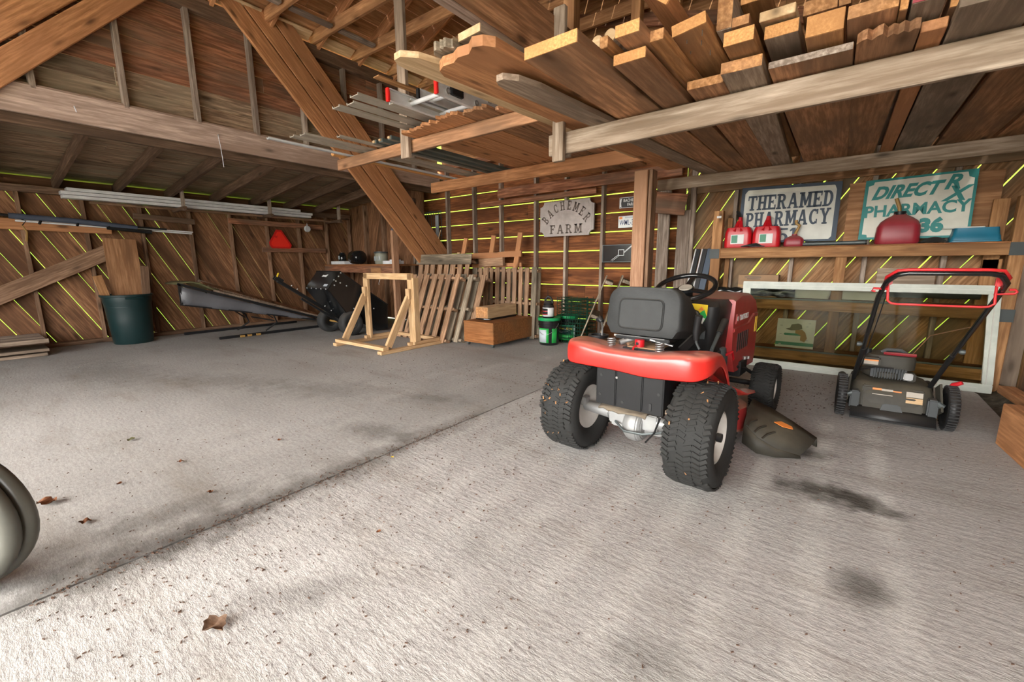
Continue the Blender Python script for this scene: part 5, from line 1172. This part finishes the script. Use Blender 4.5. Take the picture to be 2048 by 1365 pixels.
for x, y in ((-.165, .02), (.115, .02)):
    mb = MB(); mb.tube([(x+.020*math.cos(a), y+.020*math.sin(a), .625+.062*a/(2*math.pi*5)) for a in [2*math.pi*k/14 for k in range(14*5+1)]], .0045, 6); mb.build('seat_spring', 'chr', rm, smooth=70)
MB().box((.0, .12, .632), (.20, .20, .022)).build('battery', 'blk', rm, bev=.004); MB().box((.01, .12, .646), (.17, .17, .008)).build('battery_top', 'card', rm)
MB().cyl((-.01, .05, .65), (-.01, .05, .69), .026, 16).build('terminal_cover', 'redp', rm, smooth=50); MB().box((-.012, .022, .67), (.012, .006, .014)).build('terminal', 'blk', rm)
MB().tube([(-.02, .03, .66), (-.022, .0, .65), (-.022, -.02, .60)], .006, 6).build('battery_cable', 'redw', rm, smooth=60)
mb = MB(); mb.cyl((-.14, .10, .655), (-.06, .16, .685), .012, 10); mb.cyl((-.15, .09, .65), (-.13, .11, .66), .017, 10); mb.build('interlock_plunger', 'alu', rm, smooth=40)
MB().box((-.12, .22, .67), (.08, .01, .10)).build('fuel_flap', 'card', rm, bev=.01)
# levers
mb = MB(); mb.tube([(-.31, .17, .655), (-.315, .18, .72), (-.335, .20, .745)], .006, 6); mb.build('lever_rod', 'chr', rm, smooth=60)
MB().tube([(-.33, .20, .745), (-.345, .205, .76), (-.37, .205, .755)], [.014, .022, .012], 8).build('lever_knob', 'blk', rm, smooth=60)
MB().lathe([(.05, -.01), (.062, -.01), (.062, .006), (.046, .006), (.046, -.01)], 20, Matrix.Translation((-.33, .16, .665))).build('cup_ring', 'blkm', rm, smooth=40)
mb = MB(); mb.tube([(.27, .16, .655), (.255, .15, .69), (.258, .14, .715)], .007, 6); mb.build('lever_rod', 'zinc', rm, smooth=60)
MB().tube([(.258, .14, .705), (.256, .135, .75), (.262, .13, .80), (.268, .125, .835)], [.014, .018, .017, .019], 10).build('lever_grip', 'blk', rm, smooth=60)
MB().tube([(.28, .34, .62), (.27, .45, .67), (.262, .60, .745)], [.010, .011, .012], 8).build('lever_bar', 'zinc', rm, smooth=60); MB().tube([(.268, .50, .695), (.262, .62, .755)], [.018, .022], 10).build('lever_sleeve', 'blk', rm, smooth=60)
# dash and column
rows = []
for z, y0, y1, w in ((.30, .66, 1.0, .19), (.55, .63, 1.0, .205), (.74, .60, 1.0, .22), (.835, .60, 1.0, .225), (.865, .66, .98, .20)):
    rows.append([(px, py+(y0+y1)/2, z) for px, py in rounded(w*2, y1-y0, .05, 4)])
mb = MB(); mb.grid([r+[r[0]] for r in rows]); mb.add(rows[-1], [tuple(range(len(rows[-1])))]); mb.build('dash', 'blk', rm, smooth=60)
mb = MB(); mb.cyl((-.02, .80, .85), (-.01, .71, .935), .035, 12, .028); mb.build('steering_column', 'blkm', rm, smooth=40)
Tw = Matrix.Translation((-.012, .70, .945)) @ Matrix.Rotation(R(24), 4, 'X')
mb = MB(); mb.tube([(.178*math.cos(a), .178*math.sin(a), 0) for a in [2*math.pi*k/36 for k in range(36)]], .0165, 10, closed=True, T=Tw); mb.build('steering_wheel', 'blkg', rm, smooth=70)
mb = MB()
for a in (200, 340, 90): mb.bar((.04*math.cos(R(a)), .04*math.sin(R(a)), -.012), (.172*math.cos(R(a)), .172*math.sin(R(a)), -.002), .035, .012, T=Tw)
mb.lathe([(0, .0), (.05, -.002), (.055, -.02), (.04, -.05), (0, -.05)], 16, Tw); mb.build('wheel_spoke', 'blkg', rm, smooth=40)
MB().lathe([(0, .004), (.038, .003), (.042, -.002)], 18, Tw).build('hub_badge', 'vinyl', rm, smooth=40)
Td = Matrix.Translation((.115, .592, .80)) @ Matrix.Rotation(R(8), 4, 'X') @ TY()
MB().prism([(-.055, .0), (-.05, .055), (.055, .05), (.05, -.02), (.03, -.04)], 0, .003, Td).build('warning_label', 'yellow', rm)
MB().prism([(-.055, .02), (-.05, .025), (0, .01), (.02, -.02), (0, -.05), (-.055, -.03)], .003, .006, Td).build('ignition_plate', 'blk', rm)
MB().prism([(.005, -.005), (.035, .02), (.05, -.02), (.035, -.055), (.02, -.05)], .003, .005, Td).build('green_patch', 'lgreen', rm)
MB().prism([(.0, .015), (.035, .015), (.02, .04)], .003, .005, Td).build('hazard_triangle', 'orange', rm)
mb = MB(); mb.lathe([(.010, 0), (.018, 0), (.018, .016), (.010, .016)], 12, Td @ Matrix.Translation((-.015, -.01, .006))); mb.build('ignition_ring', 'chr', rm, smooth=40)
Tg = Matrix.Translation((.12, .585, .73)) @ Matrix.Rotation(R(8), 4, 'X') @ Matrix.Rotation(R(14), 4, 'Y') @ TY()
MB().prism([(-.03, .055), (.03, .045), (.012, -.06), (-.022, -.045)], 0, .002, Tg).build('hang_tag', 'signw', rm); MB().prism([(-.02, .01), (.02, .008), (0, .042)], .002, .0035, Tg).build('tag_triangle', 'yellow', rm); MB().prism([(-.02, -.01), (.015, -.01), (.006, -.05), (-.015, -.04)], .002, .0035, Tg).build('tag_green', 'mgreen', rm)
mb = MB(); mb.box((.10, .57, .67), (.14, .02, .06)); mb.build('lower_panel', 'mowerg', rm, bev=.004)
# hood
side = [(.90, .50), (.88, .72), (.90, .865), (1.05, .895), (1.30, .888), (1.46, .835), (1.545, .745), (1.58, .60), (1.575, .42), (1.55, .335), (1.30, .345), (1.0, .36)]
rows = []
for x, k in ((-.245, .955), (-.23, .99), (-.17, 1.0), (0, 1.012), (.17, 1.0), (.23, .99), (.245, .955)):
    rows.append([(x, 1.22+(y-1.22)*(k if k > .96 else .985), .55+(z-.55)*(k if z > .55 else 1)) for y, z in side])
mb = MB(); rws = [r for r in rows]; mb.grid([r+[r[0]] for r in rws]); mb.add(rows[0], [tuple(range(12))]); mb.add(rows[-1], [tuple(range(12))]); mb.build('hood', 'redh', rm, smooth=45)
Th = Matrix(((0, 0, 1, .2465), (1, 0, 0, 0), (0, 1, 0, 0), (0, 0, 0, 1)))
MB().prism([(.94, .70), (1.28, .70), (1.31, .72), (1.29, .765), (.95, .765)], -.004, .002, Th).build('badge_panel', 'redh', rm, bev=.001)
words('lettering', 'TROY-BILT', .050, 'white', rm, Th @ Matrix.Translation((1.14, .733, .003)), bold=.0012, sx=.95)
MB().prism(arc(.975, .733, .017, 0, 360, 10)[:-1], .002, .004, Th).build('badge_mark', 'white', rm)
mb = MB(); mb.bar((.246, .90, .66), (.250, 1.26, .665), .012, .03); mb.bar((.250, 1.26, .665), (.252, 1.38, .72), .012, .03); mb.bar((.252, 1.38, .72), (.246, 1.53, .715), .012, .03); mb.build('body_crease', 'redh', rm, bev=.004)
for i in range(6):
    y = 1.02+.052*i; MB().prism([(y, .50), (y+.026, .505), (y+.024, .625), (y-.002, .625)], -.004, .0015, Th).build('vent_slot', 'black' if i == 0 else 'black', rm)
mb = MB(); mb.box((.0, 1.59, .57), (.30, .02, .22)); mb.build('grille', 'blk', rm, bev=.006)
for y in (1.49, 1.535): MB().prism([(y, .585), (y+.010, .585), (y+.006, .70), (y+.002, .70)], -.002, .002, Th).build('lamp_sliver', 'yellow', rm)
mb = MB(); mb.box((0, .98, .855), (.44, .06, .02)); mb.build('hood_seam', 'blk', rm)
# chassis, engine, front axle, cutting deck
mb = MB(); mb.box((0, 1.12, .335), (.34, .80, .07)); mb.box((0, 1.05, .44), (.30, .34, .18)); mb.box((.19, .78, .42), (.05, .20, .26)); mb.box((.21, 1.20, .36), (.10, .18, .11)); mb.build('chassis', 'blkm', rm, bev=.006)
mb = MB(); mb.cyl((.20, .80, .42), (.20, .80, .56), .035, 14); mb.cyl((.18, .92, .40), (.18, .92, .54), .04, 14); mb.build('engine_canister', 'mowerg', rm, smooth=40)
MB().tube([(.22, .86, .50), (.25, .90, .52), (.25, .95, .47), (.23, .97, .43)], .008, 6).build('hose', 'redp', rm, smooth=60)
mb = MB(); mb.cyl((-.30, 1.42, .20), (.30, 1.42, .20), .02, 10); mb.box((0, 1.42, .26), (.20, .10, .10)); mb.tube([(.22, 1.0, .40), (.26, 1.2, .36), (.29, 1.38, .28)], .012, 7); mb.build('front_axle', 'blkm', rm, smooth=40)
mb = MB()
for p in ((.26, 1.20, .42), (.27, 1.26, .415), (.20, 1.08, .47)): mb.cyl(p, (p[0], p[1], p[2]+.02), .012, 8)
mb.build('bolt', 'chr', rm)
dk = [(.40*math.cos(R(a)), .30*math.sin(R(a))) for a in range(0, 360, 18)]
rows = [[(px*k, py*k+.78, z) for px, py in dk] for z, k in ((.07, 1.04), (.075, 1), (.20, .97), (.225, .85), (.23, .0))]
mb = MB(); mb.grid([r+[r[0]] for r in rows]); mb.build('cutting_deck', 'redh', rm, smooth=50)
ch = [[(.38, .98, .20), (.39, .85, .20), (.41, .70, .185), (.43, .56, .165)], [(.50, .95, .17), (.50, .82, .17), (.51, .68, .150), (.51, .53, .11)], [(.62, .90, .13), (.62, .79, .13), (.62, .68, .105), (.60, .56, .06)], [(.76, .84, .075), (.755, .79, .07), (.74, .72, .05), (.71, .63, .025)]]
mb = MB(); mb.grid(ch); mb.build('discharge_chute', 'mower2', rm, smooth=60, solid=.008)
mb = MB(); mb.grid([[(.38, .98, .20), (.50, .95, .17), (.62, .90, .13), (.76, .84, .075)], [(.38, 1.0, .05), (.50, .97, .05), (.63, .91, .04), (.765, .845, .02)]]); mb.build('chute_side', 'mower2', rm, smooth=60, solid=.008)
mb = MB(); mb.grid([[(.43, .56, .165), (.51, .53, .11), (.60, .56, .06), (.71, .63, .025)], [(.43, .55, .05), (.515, .515, .02), (.605, .55, .01), (.715, .625, .01)]]); mb.build('chute_side', 'mower2', rm, smooth=60, solid=.008)
for k in range(3):
    mb = MB(); mb.tube([(.450+.04*k, .545+.0*k, .160-.028*k), (.455+.045*k, .60, .172-.028*k), (.475+.05*k, .66, .172-.026*k)], .006, 6); mb.build('chute_rib', 'mower2', rm, smooth=60)
MB().prism([(-.05, -.02), (0, -.03), (.05, .0), (.04, .025), (-.02, .03)], 0, .003, Matrix.Translation((.60, .76, .139)) @ Matrix.Rotation(R(17), 4, 'Y') @ Matrix.Rotation(R(6), 4, 'X')).build('chute_label', 'orange', rm)

# ------------------------------------------------------------------ push mower
pm = thing('push_mower', 'dusty black walk behind mower with red bail handle by the storm door', 'mower', (.375, 3.865, 0), 2)
for s in (-1, 1):
    ty, rmm, T = wheel(pm, (s*.283, 0, .148), (s, 0, 0), .146, .055, .095, 'blk', 'blkm', 30, hubw=.3, dish=.0)
    mb = MB()
    for i in range(40):
        a = 2*math.pi*i/40; mb.box((.146*math.cos(a), .146*math.sin(a), 0), (.006, .008, .05), T @ Matrix.Rotation(0, 4, 'Z'))
    tag(mb.build('tread', 'blkm', pm), kind='stuff')
    MB().cyl((s*.255, 0, .148), (s*.22, 0, .17), .02, 10).build('axle_stub', 'zinc', pm)
    wheel(pm, (s*.26, .56, .10), (s, 0, 0), .10, .05, .065, 'blk', 'blkm', 24, hubw=.3, dish=0)
    mb = MB(); mb.bar((s*.245, .0, .10), (s*.235, .10, .27), .012, .09); mb.build('height_bracket', 'mower2', pm, bev=.003)
rows = []
for z, k, e in ((.065, 1.02, .0), (.075, 1.02, 0), (.17, .98, 0), (.235, .90, .02), (.25, .70, .03)):
    rows.append([(px*k, py*k+.27+e, z) for px, py in rounded(.47, .54, .12, 5)])
mb = MB(); mb.grid([r+[r[0]] for r in rows]); mb.add(rows[-1], [tuple(range(len(rows[-1])))]); mb.build('deck', 'mower2', pm, smooth=50)
mb = MB(); mb.prism([(.02, .055), (.075, .225), (.10, .235), (.16, .235), (.10, .06)], -.165, .165, Matrix(((0, 0, 1, -.0), (1, 0, 0, -.04), (0, 1, 0, 0), (0, 0, 0, 1)))); mb.build('rear_door', 'mower2', pm, bev=.008)
Tr = Matrix.Translation((0, .003, .14)) @ Matrix.Rotation(R(-18), 4, 'X') @ TY()
MB().prism([(-.06, -.07), (.06, -.07), (.045, -.03), (.03, -.022), (-.03, -.022), (-.05, -.03)], -.002, .006, Tr).build('door_grip', 'mowerg', pm, bev=.002)
for nm, x0, x1, y0, y1, m_ in (('caution_label', -.11, -.06, .068, .082, 'orange'), ('caution_label', -.06, .0, .066, .08, 'vinyl'), ('caution_label', .0, .045, .066, .074, 'orange'), ('caution_strip', -.11, .0, .030, .040, 'vinyl'), ('spec_label', .07, .155, .045, .080, 'vinyl'), ('spec_label', .07, .155, .002, .040, 'lump')):
    MB().box(((x0+x1)/2, (y0+y1)/2, .004), (x1-x0, y1-y0, .003), Tr).build(nm, m_, pm)
for s in (-1, 1): MB().box((s*.205, .02, .125), (.055, .08, .13)).build('corner_guard', 'mowerg', pm, bev=.008)
mb = MB(); mb.grid([[(x, y, z) for x in (-.225, 0, .225)] for y, z in ((.0, .085), (-.04, .06), (-.085, .022))]); mb.build('trailing_flap', 'blk', pm, smooth=40, solid=.006)
mb = MB(); mb.box((0, -.088, .016), (.455, .012, .012)); mb.build('flap_edge', 'blk', pm, bev=.002)
# engine
mb = MB(); mb.lathe([(0, .26), (.135, .26), (.145, .27), (.145, .30), (.10, .33), (0, .33)], 24, Matrix.Translation((-.02, .32, 0))); mb.build('engine_base', 'mower2', pm, smooth=40)
rows = [[(px*k-.01, py*k+.33, z) for px, py in rounded(.28, .27, .07, 4)] for z, k in ((.33, 1), (.40, 1), (.425, .93), (.43, .6))]
mb = MB(); mb.grid([r+[r[0]] for r in rows]); mb.add(rows[-1], [tuple(range(len(rows[-1])))]); mb.build('engine_shroud', 'mower2', pm, smooth=45)
mb = MB(); mb.tube([(-.05, .25, .437), (.0, .22, .442), (.12, .23, .44)], .012, 6); mb.build('shroud_stripe', 'redd', pm, smooth=50)
mb = MB(); mb.tube([(-.06, .33, .43), (-.03, .33, .452), (.05, .33, .452), (.08, .33, .43)], .014, 8); mb.build('recoil_grip', 'mowerg', pm, smooth=60)
MB().cyl((-.14, .30, .40), (-.14, .30, .455), .022, 12).build('fuel_cap', 'blk', pm, smooth=40); MB().box((-.13, .17, .385), (.11, .09, .06)).build('air_filter', 'mower2', pm, bev=.01); MB().box((-.13, .122, .385), (.08, .004, .035)).build('filter_label', 'vinyl', pm); MB().box((-.13, .1195, .398), (.08, .003, .010)).build('filter_stripe', 'orange', pm)
mb = MB()
for i in range(12): mb.box((-.10+.015*i, .20, .30), (.005, .07, .075))
mb.box((-.02, .21, .30), (.20, .04, .07)); mb.build('cooling_fins', 'mowerg', pm)
MB().box((.085, .165, .295), (.05, .04, .05)).build('carburettor', 'alu', pm, bev=.006); MB().box((.11, .25, .28), (.05, .1, .06)).build('muffler', 'mower2', pm, bev=.008)
MB().tube([(-.19, .22, .30), (-.10, .15, .345), (.0, .13, .35)], .006, 6).build('control_rod', 'blk', pm, smooth=50)
# handle
L_, R_ = -.215, .205
def hp(s, k): return (s + .0*k, .16 - 1.04*k, .24 + .755*k)
mb = MB(); mb.tube([hp(L_, 0), hp(L_, .35), hp(L_-.005, .62), hp(L_-.01, .90), (L_, -.92, 1.00), (L_+.03, -.965, 1.035), (L_+.07, -.975, 1.045), (0, -.975, 1.045), (R_-.07, -.975, 1.045), (R_-.03, -.965, 1.035), (R_, -.92, 1.00), hp(R_+.01, .90), hp(R_+.005, .62), hp(R_, .35), hp(R_, 0)], .0125, 10); mb.build('handle', 'blkg', pm, smooth=60)
for x in (L_, R_):
    mb = MB(); mb.tube([hp(x, -.03), hp(x, .40)], .015, 8); mb.build('lower_handle', 'blkm', pm, smooth=60)
    mb = MB(); mb.lathe([(0, .03), (.014, .028), (.016, .012), (.008, .0)], 10, Matrix.Translation(hp(x+(.012 if x > 0 else -.012), .44)) @ Matrix.Rotation(R(90 if x > 0 else -90), 4, 'Y')); mb.build('wing_nut', 'zinc', pm, smooth=50)
    mb = MB(); mb.lathe([(0, .02), (.009, .018), (.011, 0)], 8, Matrix.Translation(hp(x, .05)) @ Matrix.Rotation(R(70), 4, 'X')); mb.build('bolt', 'chr', pm, smooth=50)
mb = MB(); mb.tube([(L_-.0, -.85, .985), (L_-.004, -.93, 1.025), (L_+.03, -.985, 1.058), (L_+.08, -.99, 1.062), (R_-.08, -.99, 1.062), (R_-.03, -.985, 1.058), (R_+.004, -.93, 1.025), (R_, -.85, .985)], .0075, 8); mb.build('bail_bar', 'redw', pm, smooth=60)
mb = MB(); mb.tube([(L_-.035, -.86, .945), (L_-.05, -.86, .95), (L_-.045, -.86, .962), (L_+.01, -.86, .96), (L_+.015, -.87, 1.0), (L_+.015, -.86, .96), (L_+.02, -.86, .90), (L_+.035, -.86, .885), (L_+.06, -.86, .882), (R_-.06, -.86, .882), (R_-.03, -.86, .885), (R_-.012, -.86, .90), (R_-.015, -.86, .94), (R_-.02, -.87, 1.01), (R_-.018, -.86, .945), (R_+.045, -.86, .95), (R_+.052, -.86, .958), (R_+.045, -.86, .968), (R_+.025, -.86, .968)], .006, 8); mb.build('drive_bar', 'redw', pm, smooth=60)
for x in (L_+.012, R_-.012): MB().box((x, -.875, 1.005), (.03, .02, .045)).build('bail_pivot', 'redw', pm, bev=.004)
MB().tube([hp(R_+.0, .68), (R_-.07, .0, .62), (.10, .25, .44)], .003, 5).build('pull_cord', 'lumd', pm)
MB().tube([hp(L_+.02, .9), hp(L_+.022, .5), hp(L_+.02, .05)], .003, 5).build('cable', 'blk', pm)
mb = MB(); mb.tube([(.27, .10, .22), (.30, .08, .29), (.335, .06, .315)], [.010, .016, .012], 8); mb.build('height_lever', 'redp', pm, smooth=60)
MB().box((.23, .22, .26), (.03, .03, .03)).build('oil_plug', 'vinyl', pm, bev=.004)

# ------------------------------------------------------------------ floor litter, coil, block
t = thing('pipe_coil', 'upright coil of grey pipe at the left edge of the floor', 'coil', (-2.285, -.145, .262))
TC = Matrix.Rotation(R(44), 4, 'Z') @ Matrix.Rotation(R(90), 4, 'X')
for k, (rr_, dz, tr_) in enumerate(((.235, 0, .027), (.232, .055, .026), (.185, .01, .022), (.18, .055, .022), (.14, .03, .020))):
    mb = MB(); mb.tube([(rr_*math.cos(a), rr_*math.sin(a), dz-.03+.004*math.sin(3*a)) for a in [2*math.pi*i/44 for i in range(44)]], tr_, 10, closed=True, T=TC); mb.build('loop', 'pipe', t, smooth=70)
t = thing('timber_offcut', 'thick orange brown timber lying at the right edge of the slab', 'timber', (1.02, 3.30, .0), 8)
board('body', (.0, -.10, .13), (.04, .45, .13), .28, .26, 'brace', t, bev=.006)
t = thing('timber_offcut', 'rough orange plank on the soil by the right wall', 'timber', (1.20, 4.55, .03), 5); board('body', (0, -.5, .03), (0, .5, .05), .10, .06, 'brace', t)
LEAF = [((-1.42, .34), .075, 'curled grey brown leaf on the pale concrete near the camera'), ((-2.85, .12), .085, 'reddish leaf lying farthest left beyond the joint'), ((-2.50, .20), .040, 'small red leaf between the joint and the left reddish leaf'), ((-2.82, .37), .028, 'tiny dark leaf left of the joint'), ((-2.87, .64), .03, 'small brown leaf farther back left of the joint'), ((-2.73, 1.12), .03, 'small dark leaf well back on the grey slab'), ((-1.42, .93), .02, 'orange speck of leaf in the middle foreground'), ((-2.35, .62), .03, 'thin brown leaf just left of the floor joint'), ((-3.5, .55), .045, 'greenish twig leaf far left on the smooth slab'), ((-1.95, 1.40), .018, 'tiny yellow leaf on the floor joint')]
for (x, y), s_, lb in LEAF:
    t = thing('fallen_leaf', lb, 'leaf', (x, y, .003), ru(0, 360)); n = 9; a = ru(.3, .5)
    rows = [[(s_*(i/(n-1)-.5), s_*a*(j-1)*math.sin(math.pi*(.06+.9*i/(n-1)))*(1+.3*(i % 2)), s_*(.10*abs(j-1) + .10*math.sin(i*1.3+j)+.10)) for i in range(n)] for j in range(3)]
    m_ = 'leaf' if s_ != .075 else 'raft'
    if 'yellow' in lb: m_ = 'yellow'
    if 'green' in lb: m_ = 'olive'
    mb = MB(); mb.grid(rows); mb.build('blade', m_, t, smooth=60)
mb = MB()
def bit(x, y, s_):
    s_ *= .8; mb.box((x, y, .003), (s_, s_*ru(.2, .45), .003), Matrix.Translation((x, y, 0)) @ Matrix.Rotation(ru(0, 6.28), 4, 'Z') @ Matrix.Translation((-x, -y, 0)))
for i in range(1500):
    x, y = ru(-3.2, .9), ru(.0, 3.6)
    if rnd() < .5: x = -2.0 + abs(random.gauss(0, .8)); y = ru(0, 2.6)
    bit(x, y, ru(.004, .012))
for i in range(500): bit(random.gauss(-1.2, .5), random.gauss(3.3, .6), ru(.006, .016))
for i in range(500): bit(random.gauss(-2.9, 1.0), random.gauss(3.0, .6), ru(.005, .014))
for i in range(260): bit(random.gauss(-.1, .3), random.gauss(4.3, .35), ru(.006, .018))
for i in range(500): bit(-2.025+random.gauss(0, .03), ru(0, 2.2), ru(.005, .014))
for i in range(300): bit(ru(-8, -2.2), ru(.1, 3.2), ru(.005, .014))
lt = mb.build('floor_litter', 'bits'); tag(lt, 'fine brown bark bits and twigs strewn over the concrete floor', 'litter', kind='stuff')

# parts that belong to a part go one level deeper
SUB = {'lettering': ('panel', 'badge_panel', 'label'), 'face': ('panel',), 'label_panel': ('label',), 'label_picture': ('label',), 'label_foot': ('label',), 'label_edge': ('label',), 'label_print': ('label',), 'plant_picture': ('label',), 'flower_picture': ('label',), 'label_stripes': ('label',),
       'tread': ('tyre',), 'hub_cap': ('rim',), 'seat_piping': ('seat',), 'seat_panel': ('seat',), 'scratch': ('seat',), 'plate_rib': ('rear_plate',), 'plate_hole': ('rear_plate',), 'slot': ('rear_plate',), 'vent_slot': ('hood',), 'lamp_sliver': ('hood',), 'body_crease': ('hood',), 'grille': ('hood',), 'badge_panel': ('hood',), 'badge_mark': ('hood',),
       'warning_label': ('dash',), 'ignition_plate': ('dash',), 'hazard_triangle': ('dash',), 'ignition_ring': ('dash',), 'wheel_spoke': ('steering_wheel',), 'hub_badge': ('steering_wheel',), 'battery_top': ('battery',), 'terminal_cover': ('battery',), 'terminal': ('battery',), 'tag_triangle': ('hang_tag',), 'tag_green': ('hang_tag',),
       'door_grip': ('rear_door',), 'caution_label': ('rear_door',), 'caution_strip': ('rear_door',), 'spec_label': ('rear_door',), 'flap_edge': ('trailing_flap',), 'shroud_stripe': ('engine_shroud',), 'recoil_grip': ('engine_shroud',), 'filter_label': ('air_filter',), 'filter_stripe': ('air_filter',),
       'painted_strip': ('panel',), 'cow_mark': ('panel',), 'sticker': ('panel',), 'faded_state_band': ('panel',), 'line_motif': ('panel',), 'green_band': ('panel',), 'green_bar': ('panel',), 'tan_patch': ('panel',), 'staple': ('panel',), 'lip': ('face',), 'tape': ('carton',), 'printed_lines': ('carton',), 'chute_rib': ('discharge_chute',), 'chute_label': ('discharge_chute',)}
EYE = Matrix.Identity(4); seen = {}
for o in CREATED:
    try: base = o.name.split('.')[0]; p = o.parent
    except ReferenceError: continue
    if p is None: continue
    key = lambda n: (p.name, n)
    for want in SUB.get(base, ()):
        q = seen.get(key(want))
        if q is not None and q.parent == p and p.parent is None and q.matrix_basis == EYE and o.matrix_basis == EYE: o.parent = q; break
    else: seen[key(base)] = o
